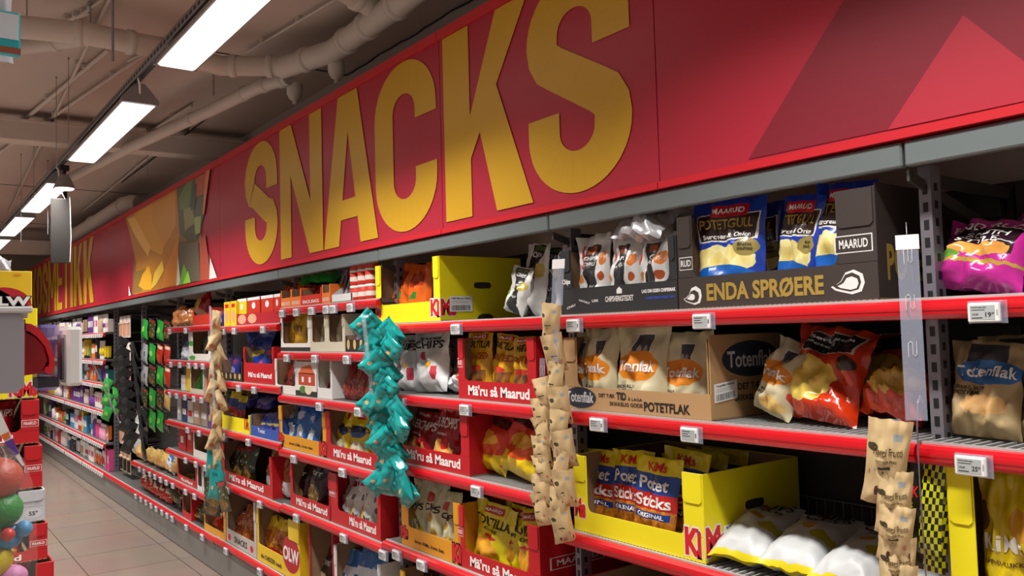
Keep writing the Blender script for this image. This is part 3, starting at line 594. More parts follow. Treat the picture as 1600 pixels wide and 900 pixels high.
img([(890, 130), (1085, 20), (1060, 250), (1010, 430), (960, 445), (905, 390)], '4c4e34'); img([(900, 190), (950, 90), (985, 70), (960, 260), (910, 250)], '5e7044'); img([(1000, 70), (1060, 40), (1050, 160), (1005, 180)], 'a05038'); img([(930, 250), (980, 240), (1000, 330), (940, 380)], '7f7a4a'); img([(995, 300), (1035, 290), (1030, 390), (1000, 400)], '8a9a5c'); img([(985, 110), (1010, 100), (1000, 250), (975, 260)], '2f4438')
img([(905, 450), (1020, 445), (1030, 670), (905, 690)], '5a5444'); img([(1025, 430), (1060, 400), (1095, 660), (1030, 670)], '9a4434'); img([(900, 520), (915, 690), (890, 700)], 'c8c0b4'); img([(935, 570), (975, 680), (905, 697)], '5fa034'); img([(960, 610), (975, 680), (930, 690)], '8cc04a'); img([(1090, 535), (1130, 652), (1085, 662)], 'c4c0bc'); img([(1065, 30), (1090, 15), (1055, 280), (1045, 280)], 'c06a48'); img([(612, 700), (625, 755), (612, 758)], 'd8d4cc')
m.build('photo_print', pP)
pQ = panel(8.5, 9.85, 'plain red banner panel between the photo print and the farthest lettering')
pT = panel(9.85, 15.55, 'farthest banner panel with narrow orange-yellow lettering')
m = MB(); yy = 15.35
for ch, ww in zip('KOSMETIKK', (.58, .54, .52, .72, .46, .5, .2, .6, .62)):
    letter(m, ch, yy, yy - ww, SIGNYEL, off=.004, wf=.32 if ch not in 'M' else .26); yy -= ww + .06
m.build('lettering', pT)
# ------------------------------------------------------------------ shelving: header rails, posts, back panels, plinths
ORDB = ['bay at the right edge', 'second bay from the right', 'third bay from the right', 'fourth bay from the right', 'fifth bay from the right', 'sixth bay from the right', 'bay of green pet snacks', 'bay with the hanging black sachets', 'near cosmetics bay', 'second cosmetics bay', 'third cosmetics bay', 'farthest cosmetics bay']
for i in range(12):
    y0, y1 = J[i], J[i + 1]; bn = ORDB[i]
    m = MB(); m.bbox(FX - .004, FX + .022, y0 + .003, y1 - .003, 1.935, 1.99, mat('6f7879', .45, .2), .004)
    tag(m.build('header_rail'), 'grey metal rail under the banner, ' + bn, 'rail', 'grey header rails')
    t = thing('shelf_post', 'slotted grey steel post at the right side of the ' + bn if i else 'slotted grey steel post beyond the right edge', 'shelf post', (1.865, y0, 0), group=None)
    m = MB(); m.box(0, .045, -.014, .014, 0, 1.945, STEEL)
    for k in range(7, 48):
        z = k * .04
        m.box(-.0012, .002, -.006, .005, z, z + .022, BLACK); m.box(.014, .027, -.0152, -.013, z + .008, z + .026, BLACK)
    m.build('column', t)
    m = MB(); m.prism([(-.07, 1.93), (.455, 1.80), (.455, 1.77), (-.07, 1.905)], -.003, .003, DKGREY, 'y'); m.box(.06, .455, -.003, .003, 1.90, 1.93, DKGREY); m.build('header_bracket', t)
    m = MB(); m.box(2.33, 2.345, y0 + .004, y1 - .004, .1, 1.95, BACK); m.box(2.29, 2.33, y0 + .02, y1 - .02, 1.86, 1.93, DKGREY)
    tag(m.build('back_panel'), 'dark grey back panel behind the ' + bn, 'back panel', None)
    m = MB(); m.bbox(FX, FX + .03, y0 + .002, y1 - .002, .004, .185, PLINTH, .004); m.box(FX + .03, 2.3, y0 + .002, y1 - .002, .15, .18, PLINTH)
    tag(m.build('plinth'), 'grey sheet metal plinth under the ' + bn, 'plinth', None)
DECKM = mat('5d5a58', .5, .4); DECKE = mat('c3c3c2', .4, .3)
LV = {0: [1.645, 1.335, .94, .60, .24], 1: [1.645, 1.335, .94, .55, .24], 2: [1.645, 1.335, 1.035, .675, .31], 3: [1.765, 1.515, 1.27, .965, .65, .24], 4: [1.68, 1.315, .99, .64, .24], 5: [1.70, 1.44, 1.20, .96, .73, .495, .235], 6: [.495, .235], 7: [.235],
      8: [1.70, 1.41, 1.16, .87, .53, .235], 9: [1.70, 1.41, 1.16, .87, .53, .235], 10: [1.70, 1.41, 1.16, .87, .53, .235], 11: [1.70, 1.41, 1.16, .87, .53, .235]}
LVN = ['top shelf', 'second shelf down', 'third shelf down', 'fourth shelf down', 'fifth shelf down', 'sixth shelf down', 'lowest shelf']
for i, zs in LV.items():
    y0, y1 = J[i], J[i + 1]
    for k, z in enumerate(zs):
        nm = 'lowest shelf' if k == len(zs) - 1 else LVN[k]
        t = thing('shelf', 'grey shelf with red price rail, %s of the %s' % (nm, ORDB[i]), 'shelf', (FX, y0, z))
        W = y1 - y0; m = MB()
        if i <= 2:
            for q in range(int(W / .022)): a = .01 + q * .022; m.box(.012, .535, a, a + .005, -.006, 0, DECKE)
            for xx in (.16, .30, .44, .53): m.box(xx, xx + .006, .004, W - .004, -.012, -.006, DECKE)
            m.box(.02, .53, .004, W - .004, -.035, -.028, DECKM)
            m.box(.006, .014, .004, W - .004, -.012, .001, DECKE)
        else: m.box(.006, .53, .004, W - .004, -.02, 0, DECKM); m.box(.004, .012, .004, W - .004, -.018, .001, DECKE)
        m.build('deck', t)
        m = MB(); pr = [(.006, -.004), (-.006, -.006), (-.014, -.012), (-.017, -.024), (-.015, -.037), (-.008, -.045), (-.002, -.047), (.006, -.045)]
        m.prism(pr, .003, W - .003, RAILRED, 'y'); m.prism([(-.0175, -.02), (-.0178, -.024), (-.0175, -.028), (-.016, -.024)], .003, W - .003, RAILRED, 'y'); m.build('price_rail', t)
        if i in (0, 1, 2, 3) and k < 4:
            for s_ in (.006, W - .010):
                m = MB(); m.prism([(.02, -.006), (.52, -.006), (.52, -.07), (.40, -.07), (.02, -.03)], s_, s_ + .004, DKGREY, 'y'); m.build('bracket', t)
        if i in (0, 1) and k in (1, 2):     # wire grid standing at the back of the shelf
            m = MB()
            for q in range(int(W / .03)): a = .02 + q * .03; m.tube([(.50, a, 0), (.50, a, .12)], .0018, STEEL, 5)
            for zz in (.003, .118): m.tube([(.50, .01, zz), (.50, W - .01, zz)], .0025, STEEL, 5)
            m.build('back_grid', t)
# ================================================================== PRODUCTS
G = 'group'
MB_ = 'Mä\'ru så Maarud'
def maaru(v=.08, h=.16, x=.16, w_=.68): return [("Mä'ru så Maarud", x, v, w_, h, TXTW, {'bold': .03})]
def plate(x, y, w_=.3, h=.16, bg=RED, s_='MAARUD', m=WHITE):
    return [(None, x, y, w_, h, m, {'pts': SQ}), (None, x + w_ * .03, y + h * .06, w_ * .94, h * .88, bg, {'off': .0009}), (s_, x + w_ * .12, y + h * .26, w_ * .76, h * .5, m)]
def kims(x, y, w_, h): return [('KiMs', x, y, w_, h, TXTR, {'bold': .05, 'outline': WHITE, 'ol': .045})]
# ---- bay B (second from the right), top shelf
z = 1.645
bf, _ = (1062, 1372), 0
CHIP = [(0, .35), (.12, .2), (.3, .12), (.62, .0), (.9, .1), (1, .45), (.95, .8), (.7, 1), (.45, .9), (.3, .55), (.15, .42)]
carton(1062, 1374, z, .262, .44, .088, DKB, 'wide dark brown carton of blue crisp bags with gold lettering on its front', sl=.055, sr=.10,
       front=[('ENDA SPRØERE', .17, .07, .60, .19, GOLDT, {'bold': .035}), (None, .03, .04, .11, .2, WHITE, {'pts': CHIP}), (None, .035, .06, .09, .14, DKB, {'pts': CHIP, 'off': .001}), (None, .05, .09, .05, .07, WHITE, {'pts': CHIP, 'off': .0015}), (None, .80, .06, .145, .22, WHITE, {'pts': CHIP}), (None, .81, .085, .12, .17, DKB, {'pts': CHIP, 'off': .001}), (None, .83, .1, .09, .12, WHITE, {'pts': CHIP, 'off': .0015})] + plate(.825, .43, .16, .16, DKB) + plate(.012, .42, .08, .14, DKB, 'RUD'),
       side=[('POTETGULL', .08, .17, .85, .33, GOLDT, {'bold': .03})], side_h=.27)
BG('gull', 1088, 1198, 321, z, 1.86, 'blue crisp bag at the left end of the dark brown carton, gold seal on it', .09, lean=-4, seed=1, group=None)
BG('gull', 1120, 1222, 329, z, 1.955, 'blue crisp bag squeezed behind the leftmost blue bag in the brown carton', .07, lean=-2, yaw=12, seed=2)
BG('gull', 1206, 1284, 322, z, 1.88, 'slanting blue crisp bag in the middle of the dark brown carton', .08, lean=-3, yaw=-14, roll=7, seed=3)
BG('gull', 1262, 1366, 300, z, 1.875, 'tall blue crisp bag at the right end of the dark brown carton', .085, lean=-3, roll=4, yaw=-6, seed=0)
CARD = mat('26282a', .6)
carton(878, 1060, z, .215, .44, .085, CARD, 'black carton of white chilli crisp bags beside the slotted post', sl=.055, sr=.03,
       front=[('CHIPSVERKSTEDET', .42, .16, .24, .08, WHITE), ('LAG DIN EGEN CHIPSSMAK', .73, .25, .26, .05, WHITE, {'bold': .04}), ('CHIPSVERKSTEDET.NO', .76, .16, .22, .035, mat('3a55c0', .5)), ('Chips', .02, .45, .08, .1, WHITE, {'bold': .05}), (None, .52, .27, .045, .10, WHITE, {'pts': [(0, 0), (1, 0), (1, .6), (.5, 1), (0, .6)]}), ('HAVSALT', .18, .2, .1, .03, WHITE, {'slope': -.06}), ('LØK', .3, .17, .06, .04, WHITE), ('CHILI', .06, .08, .08, .035, WHITE, {'slope': .05}), (None, .01, .82, .06, .05, mat('c9b07a', .5), {'pts': EL}), (None, .01, .73, .06, .05, mat('c9b07a', .5), {'pts': EL})])
for k, (a, c, tp, l) in enumerate(((915, 958, 376, 'leftmost of the three white chilli crisp bags in the black carton'), (957, 1005, 374, 'middle one of the three white chilli crisp bags in the black carton'), (1003, 1056, 371, 'rightmost of the three white chilli crisp bags in the black carton'))):
    BG('chili', a, c, tp, z, 1.86, l, .09, lean=-3, seed=k, yaw=(6, 0, -4)[k], roll=(-5, 0, 0)[k])
o = bag('silver', .26, .22, .10, (1.87, 1.79, 1.86), 'crumpled silver crisp bag lying on top of the white chilli bags', lean=-66, yaw=-12, seed=2, z=1.85, crush=1.3); o.location.x = 1.80; o.location.y = 1.80
# ---- bay B, second shelf
z = 1.335
KR = mat('b08c60', .72, var=.05, bscale=8)
barcode_txt['kraft cardboard carton of beige crisp bags with an orange blob print'] = 'Totenflak Havsalt'
carton(884, 1112, z, .235, .33, .072, KR, 'kraft cardboard carton of beige crisp bags with an orange blob print', sl=.065, sr=0, front=[
    (None, .0, .02, .25, .29, NAVY, {'pts': EL}), ('Totenflak', .02, .1, .21, .15, LGREY), ('DET TÆK', .27, .19, .12, .05, TXTK), ('TID', .40, .17, .07, .1, TXTK, {'bold': .04}), ('Å LAGA', .48, .17, .10, .05, TXTK), ('SKIKKELIG GODE', .35, .09, .23, .05, TXTK), ('POTETFLAK', .59, .05, .29, .12, TXTK, {'bold': .03})],
    side=[(None, .15, .48, .8, .44, NAVY, {'pts': EL}), ('Totenflak', .22, .6, .66, .2, LGREY), ('DET TÆK TID', .35, .33, .5, .08, TXTK), ('SKIKKELIG GODE', .3, .2, .55, .07, TXTK)], barcode=(.03, .2, .3, .22, .04))
for a, c, tp, X, l, yw, sd in ((896, 930, 527, 1.88, 'beige crisp bag half hidden at the left end of the kraft carton', 0, 1), (915, 968, 522, 1.86, 'second beige crisp bag from the left in the kraft carton', -4, 2), (968, 1045, 511, 1.865, 'tallest beige crisp bag, in the middle of the kraft carton', 0, 0), (1040, 1112, 527, 1.90, 'beige crisp bag at the right end of the kraft carton', 4, 3)):
    BG('toten', a, c, tp, z, X, l, .09, yaw=yw, seed=sd, lean=-4)
y0 = y_at(1112, 1.8, z + .05)
m = MB(); m.bbox(-.004, .0, 0, .10, 0, .225, KR, .001); m.box(.0, .001, .02, .085, .15, .22, KR)     # opened corner flap
o = m.build('corner_flap', next(q for q in bpy.data.objects if q.get('label') == 'kraft cardboard carton of beige crisp bags with an orange blob print')); o.location = (.302, -.002, .0); o.rotation_euler = (0, 0, math.radians(12))
BG('toten', 1168, 1236, 545, z, 1.90, 'beige crisp bag slumped beside the kraft carton', .11, lean=-22, roll=16, seed=2, yaw=-8)
BG('redchip', 1214, 1336, 522, z, 1.89, 'large shiny orange-red crisp bag leaning back on the wire shelf', .12, lean=-24, roll=7, seed=1, crush=1.2, nu=20, nv=24)
BG('redtote', 1340, 1440, 575, z, 1.91, 'orange-red crisp bag lying low behind the clear hanging strip', .13, lean=-44, roll=6, seed=3, crush=1.2)
BG('redtote', 1330, 1440, 535, z, 2.10, 'orange-red crisp bag in the shade at the back of the second shelf', .12, lean=-15, roll=-6, seed=0)
BG('toten', 1260, 1400, 530, z, 2.14, 'dim beige crisp bag at the back behind the orange-red one', .12, lean=-12, seed=3, letters=False)
# ---- bay B, third shelf
z = .94
YB = 'bright yellow carton of stick snack bags on the third shelf'
barcode_txt[YB] = 'KiMs Potetsticks'
carton(899, 1103, z, .245, .44, .068, YELL, YB, sl=.065, sr=.075, front=kims(-.0, .2, .12, .24)[:0] + [('Ms', .005, .18, .10, .26, TXTR, {'bold': .05, 'outline': WHITE, 'ol': .045})] + kims(.86, .07, .155, .32)[:0] + [('Ki', .87, .06, .11, .32, TXTR, {'bold': .05, 'outline': WHITE, 'ol': .045})],
       side=[('Ms', .0, .06, .22, .34, TXTR, {'bold': .05, 'outline': WHITE, 'ol': .045}), ('Ki', .84, .08, .15, .3, TXTR, {'bold': .05, 'outline': WHITE, 'ol': .045})], barcode=(.17, .12, .34, .26, .02), hole=True)
for a, c, tp, X, l, yw, sd, rl in ((906, 970, 712, 1.90, 'stick snack bag at the left end of the bright yellow carton', 0, 1, 0), (955, 1022, 716, 1.885, 'second stick snack bag from the left in the bright yellow carton', -6, 2, -3), (990, 1056, 726, 1.865, 'frontmost stick snack bag leaning right in the bright yellow carton', 4, 3, 3), (1030, 1090, 716, 1.93, 'stick snack bag behind the frontmost one in the yellow carton', 10, 0, 6)):
    BG('stick', a, c, tp, z, X, l, .06, yaw=yw, seed=sd, lean=-6, roll=rl)
for k in range(5):
    bag('stick', .17, .24, .05, (1.99 + .05 * k, 1.83 + (.03 if k % 2 else -.02), z), ('nearest', 'second', 'third', 'fourth', 'rearmost')[k] + ' of the stick snack bags packed behind the front ones', lean=-8, seed=k % 4, z=z + .006, yaw=(5, -6, 3, -4, 7)[k], letters=False, group=None)
for k, (px, yw, X) in enumerate(((1192, 14, 1.93), (1268, 8, 1.93), (1350, 2, 1.93), (1445, -12, 1.97))):
    yc = y_at(px, X, z + .05)
    o = bag('godfet', .175, .30, .095, (X - .115, yc, z), ('leftmost', 'second from left', 'third from left', 'rightmost')[k] + ' white and yellow crisp bag lying flat on the wire shelf', lean=-74, yaw=yw, seed=k, z=z, crush=.5)
# ---- bay B, below
z = .55
carton(905, 990, z, .25, .4, .09, RED, 'dark red carton in the shade under the bright yellow carton', front=maaru(), y0=2.05, y1=1.72)
bag('olive', .2, .3, .1, (1.95, 1.55, z), 'dark olive crisp bag in the shade under the third shelf', z=z, seed=1)
bag('bluew', .2, .3, .1, (1.95, 1.30, z), 'blue crisp bag in the shade under the third shelf', z=z, seed=2)
# ---- bay A (right edge)
o = BG('truck', 1445, 1600, 350, 1.645, 1.90, 'magenta crisp bag lying back on the top shelf at right', .11, lean=-26, roll=7, seed=1, crush=.9, nu=20, nv=24, yaw=-6)
BG('truck', 1560, 1720, 335, 1.645, 2.02, 'second magenta crisp bag behind the first at the right edge', .12, lean=-25, roll=-8, seed=2, yaw=-10)
z = 1.335
BG('totenblue', 1483, 1597, 545, z, 1.91, 'brown paper crisp bag with a blue blob print by the post', .11, lean=-10, seed=3, nu=20, nv=24, roll=2)
BG('totenblue', 1588, 1700, 552, z, 1.95, 'brown paper crisp bag cut off by the right edge', .11, lean=-8, seed=1)
BG('totenblue', 1530, 1650, 535, z, 2.07, 'brown paper crisp bag standing behind the blue blob one', .10, lean=-6, seed=2, letters=False)
z = .94
carton(1490, 1760, z, .345, .42, .05, YELL, 'tall yellow carton with a wide tuck flap at the right edge', sl=.055, sr=.055, X=1.80)
BG('kimsalt', 1538, 1640, 752, z, 1.87, 'yellow crisp bag inside the tall yellow carton at right edge', .10, lean=-3, seed=1, nu=18, nv=22)
# ---- bay C, top shelf
z = 1.645
YC = 'yellow carton holding orange bags, its long plain side facing the camera'
barcode_txt[YC] = 'KiMs Mexican Fiesta'
carton(589, 689, z, .27, .42, .085, YELL, YC, sl=.05, sr=.05, front=[('Ms', -.0, .1, .09, .2, TXTR, {'bold': .05, 'outline': WHITE}), ('Ki', .87, .08, .12, .26, TXTR, {'bold': .05, 'outline': WHITE})],
       side=[('Ms', .0, .08, .18, .26, TXTR, {'bold': .05, 'outline': WHITE, 'ol': .045}), (None, .42, .0, .22, .10, DKB, {'pts': [(0, 0), (1, 0), (.9, .7), (.7, 1), (.3, 1), (.1, .7)]})], barcode=(.10, .14, .27, .24, 0), hole=True)
BG('orangeb', 611, 642, 420, z, 1.89, 'shiny orange bag at the left in the open yellow carton', .08, seed=1, roll=6)
BG('orangeb', 638, 672, 418, z, 1.88, 'shiny orange bag at the right in the open yellow carton', .08, seed=2, roll=-2)
for a, c, tp, X, l, rl, yw, sd in ((789, 826, 428, 1.89, 'white herb crisp bag leaning at the left of the trio by the post', 12, -10, 1), (808, 850, 390, 1.93, 'tallest white herb crisp bag in the trio by the post', 5, -5, 2), (838, 880, 392, 1.97, 'white herb crisp bag nearest the slotted post', 0, 0, 3)):
    BG('herb', a, c, tp, z, X, l, .08, lean=-8, roll=rl, yaw=yw, seed=sd)
# ---- bay C, second shelf
z = 1.335
for a, c, tp, X, l, kw in ((617, 661, 530, 1.90, 'white crisp bag at the far left of the second shelf', dict(lean=-3)), (652, 702, 527, 1.88, 'white crisp bag with pinched top, right of the leftmost white one', dict(lean=-5, roll=-3)), (672, 716, 535, 2.05, 'white crisp bag standing in the shade behind the pinched one', dict(lean=-3)),
                           (668, 722, 566, 1.92, 'white crisp bag lying down beside the red carton of golden bags', dict(lean=-62, yaw=-24)), (704, 728, 585, 1.90, 'white crisp bag mostly hidden by the red carton of golden bags', dict(lean=-40))):
    BG('fetw', a, c, tp, z, X, l, .10, seed=len(l) % 4, **kw)
carton(718, 840, z, .238, .42, .072, RED, 'red carton of golden-brown tortilla bags on the second shelf', sl=.045, sr=.05, front=maaru(.07, .17, .14, .78) + plate(-.005, .52, .07, .15, RED, 'RUD'), side=plate(.3, .4))
for a, c, tp, l, sd in ((737, 771, 527, 'leftmost golden-brown tortilla bag in the red carton', 1), (770, 806, 531, 'middle golden-brown tortilla bag in the red carton', 2), (808, 840, 533, 'rightmost golden-brown tortilla bag in the red carton', 3)):
    BG('taco', a, c, tp, z, 1.88, l, .085, seed=sd, lean=-3, roll=(-2, 5, 0)[sd - 1])
# ---- bay C, third shelf
z = 1.035
carton(620, 735, z, .235, .42, .075, RED, 'red carton of red superchips-style bags on the third shelf'.replace('superchips-style', 'paprika crisp'), sl=.05, sr=.06, front=maaru(.09, .18, .17, .72) + plate(0, .45, .09, .14, RED, 'RUD'), side=plate(.22, .48, .55, .16) + [(None, 0, 0, .001, .001, RED)])
BG('superr', 640, 682, 648, z, 1.88, 'red crisp bag leaning at the left in the red paprika carton', .09, seed=1, roll=4)
BG('superr', 680, 718, 640, z, 1.88, 'red crisp bag at the right in the red paprika carton', .08, seed=2)
BG('smile', 737, 792, 649, z, 1.89, 'red and yellow snack bag just right of the red paprika carton', .11, seed=1, roll=10, lean=-14)
BG('smile', 782, 846, 650, z, 1.88, 'red and yellow snack bag leaning beside the hanging paper sachets', .11, seed=3, roll=10, lean=-18)
bag('smile', .2, .27, .09, (2.06, 2.50, z), 'red and yellow snack bag at the back of the third shelf', seed=2, z=z)
# ---- bay C, fourth shelf
z = .675
KY = mat('d8941c', .5)
def ingen(): return [('Ingen KiMs. Ingen fest.', .24, .09, .5, .08, TXTK), ('Ms', -.01, .12, .13, .22, TXTR, {'bold': .06, 'outline': BLACK}), ('Ki', .87, .04, .13, .3, TXTR, {'bold': .06, 'outline': BLACK})]
carton(629, 722, z, .245, .42, .085, KY, 'amber carton of cream coloured crisp bags on the fourth shelf', sl=.06, sr=.05, front=ingen())
for a, c, tp, l, sd in ((645, 672, 757, 'leftmost cream crisp bag in the amber carton', 1), (670, 698, 759, 'middle cream crisp bag in the amber carton', 2), (697, 720, 776, 'rightmost cream crisp bag in the amber carton', 3)):
    BG('cream', a, c, tp, z, 1.88, l, .085, seed=sd, lean=-4)
carton(718, 846, z, .24, .40, .07, RED, 'red carton of yellow tortilla bags at the foot of the paper sachets', sl=.045, sr=.065, front=maaru(.07, .17, .16, .75) + plate(0, .5, .07, .14, RED, 'RUD'), side=plate(.1, .34, .65, .18))
for a, c, tp, l, sd, rl in ((742, 800, 797, 'leftmost yellow tortilla bag in the lower red carton', 1, 5), (782, 828, 800, 'middle yellow tortilla bag in the lower red carton', 2, 4), (816, 846, 806, 'rightmost yellow tortilla bag in the lower red carton', 3, -2)):
    BG('tort', a, c, tp, z, 1.87 + (.03 if sd == 2 else 0), l, .085, seed=sd, lean=-5, roll=rl)
# bay C, fifth shelf
z = .31
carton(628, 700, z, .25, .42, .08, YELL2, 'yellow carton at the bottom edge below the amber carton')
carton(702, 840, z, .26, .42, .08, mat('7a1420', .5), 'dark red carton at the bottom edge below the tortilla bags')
for k, px in enumerate((650, 690)): bag('darkgold', .2, .25, .08, (1.9, y_at(px, 1.9, .45), z), ('left', 'right')[k] + ' dark gold bag in the shadow of the lowest cartons', z=z + .006, seed=k)
# ---- bay D (fourth from the right)
z = 1.765
OC = mat('e0742a', .5); RC = mat('c8301c', .5)
for k, (a, c, hh, cm, l) in enumerate(((440, 456, .10, OC, 'orange snack tray at the left end of the top shelf'), (456, 471, .10, OC, 'orange snack tray second from the left end of the top shelf'), (471, 503, .09, RC, 'red snack tray with green bags on top'), (504, 517, .10, OC, 'small orange tray right of the red snack tray'))):
    carton(a, c, z, hh, .3, .055, cm, l, sl=.012, sr=.012, parts=False, front=[('SNACK SNACK', .1, .12, .8, .2, WHITE)], side_h=hh)
for k, (px, tp) in enumerate(((446, 441), (452, 443), (462, 442), (468, 446))): BG('orangeb', px - 5, px + 5, tp, z, 1.88, ('first', 'second', 'third', 'fourth')[k] + ' orange pouch from the left in the orange snack trays', .05, nu=8, nv=8, letters=False)
for k, px in enumerate((476, 485, 494)): BG('rednut', px - 6, px + 6, 448, z, 1.88, ('left', 'middle', 'right')[k] + ' red pouch standing in the red snack tray', .05, nu=8, nv=8, letters=False)
for k, px in enumerate((470, 483, 496)): bag('greens', .16, .14, .06, (1.86 + .02 * k, y_at(px, 1.86, 1.9), 1.9), ('left', 'middle', 'right')[k] + ' bright green bag lying across the red snack tray', lean=-60, yaw=20 * k - 20, nu=8, nv=8, letters=False, z=1.885)
WC = mat('d4d4d2', .5)
def wedge(p0, p1, z, h, X, label, m, depth=.3):
    y0, y1 = y_at(p0, X, z), y_at(p1, X, z); w_ = y0 - y1; b = MB()
    b.prism([(0, 0), (depth, 0), (depth, h), (depth * .8, h), (0, h * .2)], -w_ / 2, -w_ / 2 + .004, m, 'x'); b.prism([(0, 0), (depth, 0), (depth, h), (depth * .8, h), (0, h * .2)], w_ / 2 - .004, w_ / 2, m, 'x')
    b.box(-w_ / 2, w_ / 2, 0, .004, 0, h * .2, m); b.box(-w_ / 2, w_ / 2, depth - .004, depth, 0, h, m); b.box(-w_ / 2, w_ / 2, 0, depth, 0, .004, m)
    return tag(b.build('display_tray', loc=(X, (y0 + y1) / 2, z + .001), rot=(0, 0, -PI / 2)), label, 'carton')
wedge(518, 549, z, .2, 1.80, 'white wedge shaped tray of snack bars on the top shelf', WC)
for k in range(8):
    y = y_at(521 + k * 3.2, 1.85, z + .05); b = MB(); b.bbox(-.012, .012, -.008, .008, 0, .16, mat(('2c2a30', 'b0aab0', '54606a', '8a7f86')[k % 4], .35), .003); b.box(-.012, .012, -.009, .009, .13, .162, mat(('3a78c0', 'd0702a', 'c8c8cc', '7a3a3a')[k % 4], .35))
    tag(b.build('snack_bar', loc=(1.86, y, z + .02), rot=(0, math.radians(20), 0)), 'snack bar standing in the white wedge tray, number %s from the left' % ('one', 'two', 'three', 'four', 'five', 'six', 'seven', 'eight')[k], 'snack bar', 'snack bars in the white wedge tray')
def jar(loc, label, grp, r=.035, h=.075, bm=RC, lm=WHITE):
    t = thing('nut_tin', label, 'tin', loc, group=grp); b = MB(); b.lathe([(r * .95, 0), (r, .004), (r, h * .82), (r * .93, h * .86)], bm, 14); b.lathe([(r * 1.005, h * .25), (r * 1.005, h * .55)], mat('e0d4cc', .4), 14); b.build('body', t)
    b = MB(); b.lathe([(r * 1.0, h * .84), (r * 1.03, h * .86), (r * 1.03, h * .97), (r * .96, h)], lm, 14); b.build('lid', t); return t
TROW = ('bottom', 'middle', 'top')
for rr in range(3):
    for cc, px in enumerate((558, 570, 582)): jar((1.84, y_at(px, 1.84, z + .1), z + .001 + rr * .077), '%s tin in the %s column of red tins with white lids' % (TROW[rr], ('left', 'middle', 'right')[cc]), 'stacked red nut tins')
z = 1.515
WB = mat('dcd8d0', .5); BKB = mat('2a2522', .55)
carton(440, 486, z, .19, .3, .045, WB, 'white carton of yellow snack bags under the orange trays', sl=.03, sr=.035, front=[(None, 0, 0, 1, .12, BKB)])
for k, (a, c) in enumerate(((447, 463), (462, 480))): BG('lollo', a, c, 493, z, 1.87, ('left', 'right')[k] + ' yellow snack bag in the white carton', .06, lean=-2)
CB = mat('c4bda8', .6)
for k, (a, c) in enumerate(((486, 512), (512, 540))):
    carton(a, c, z, .19, .3, .05, CB, ('left', 'right')[k] + ' one of two beige cartons of nut mix', sl=.025, sr=.03); BG('nutcream', a + 5, c - 5, 496, z, 1.87, 'nut mix bag inside the %s beige carton' % ('left', 'right')[k], .06, lean=-2)
carton(541, 592, z, .08, .3, .06, BKB, 'low black tray of purple-blue nut bags behind the teal sachets', sl=.01, sr=.01, parts=False, front=[(None, .05 + .2 * k, .15, .09, .6, mat('c9a86a', .5), {'pts': EL}) for k in range(5)])
for k, px in enumerate((549, 561, 573, 585)): BG('purple', px - 7, px + 7, 502, z, 1.87, ('leftmost', 'second', 'third', 'rightmost')[k] + ' purple-blue nut bag in the low black tray', .05, letters=False, nu=10, nv=10, roll=(5, -6, 4, 0)[k])
z = 1.27
carton(431, 463, z, .20, .3, .05, WB, 'pale carton of a red nut bag left of the house picture', sl=.03, sr=.006)
BG('rednut', 446, 462, 572, z, 1.87, 'red nut bag in the pale carton', .06, letters=False)
HR = mat('b4452c', .55)
carton(463, 497, z, .205, .3, .19, WB, 'white carton printed with a red house', sl=0, sr=0, front=[(None, .15, .3, .75, .32, HR), (None, .15, .6, .75, .25, mat('c8623a', .5), {'pts': [(0, 0), (1, 0), (.75, 1), (.2, .7)]}), (None, .3, .38, .1, .14, WHITE, {'off': .001}), (None, .62, .38, .1, .14, WHITE, {'off': .001}), (None, 0, 0, 1, .15, BKB), (None, .2, .08, .3, .2, mat('4a7a3a', .5), {'pts': EL, 'off': .0012}), (None, .45, .06, .3, .24, mat('d8d0b0', .5), {'pts': EL, 'off': .0014})])
carton(496, 520, z, .205, .36, .055, WC, 'white carton with a window of chocolate balls and a blank side', sl=.02, sr=.02, side_h=.19)
for k, (px, tp) in enumerate(((504, 588), (511, 597))): BG('rednut', px - 6, px + 6, tp, z, 1.86, ('left', 'right')[k] + ' bag of chocolate balls in the windowed white carton', .05, letters=False, nu=8, nv=8)
for k, px in enumerate((546, 557, 568, 580)): BG('rednut', px - 6, px + 6, 572, z, 1.86, ('leftmost', 'second', 'third', 'rightmost')[k] + ' red nut bag standing by the teal sachets', .06, letters=False, nu=10, nv=10)
z = .965
carton(437, 511, z, .235, .42, .075, KY, 'amber carton of blue crisp bags on the fourth shelf of the fourth bay', sl=.05, sr=.045, front=ingen())
for k, (a, c, tp) in enumerate(((451, 470, 636), (464, 488, 638), (484, 503, 645))): BG('bluew', a, c, tp, z, 1.88, ('left', 'middle', 'right')[k] + ' blue crisp bag in the amber carton', .085, letters=False)
carton(511, 592, z, .245, .42, .075, RED, 'red carton of yellow crisp bags partly behind the teal sachets', sl=.05, sr=.06, front=maaru(.08, .17, .16, .72))
for k, (a, c, tp) in enumerate(((530, 552, 648), (548, 582, 645))): BG('supery', a, c, tp, z, 1.88, ('left', 'right')[k] + ' yellow crisp bag in the red carton behind the teal sachets', .09, roll=(8, 0)[k])
z = .65
carton(455, 519, z, .24, .42, .07, RED, 'red carton of maroon and gold crisp bags on the fifth shelf', sl=.035, sr=.03, front=maaru(.08, .17, .16, .75))
for k, (a, c) in enumerate(((464, 486), (482, 512))): BG('darkgold', a, c, 728, z, 1.88, ('left', 'right')[k] + ' maroon and gold crisp bag in the red carton', .085, roll=(0, 6)[k])
carton(516, 596, z, .25, .42, .07, RED, 'red carton of black and white patterned bags below the teal sachets', sl=.10, sr=.03, front=maaru(.08, .17, .42, .5) + plate(.0, .52, .14, .13), side=plate(.25, .42, .55, .17))
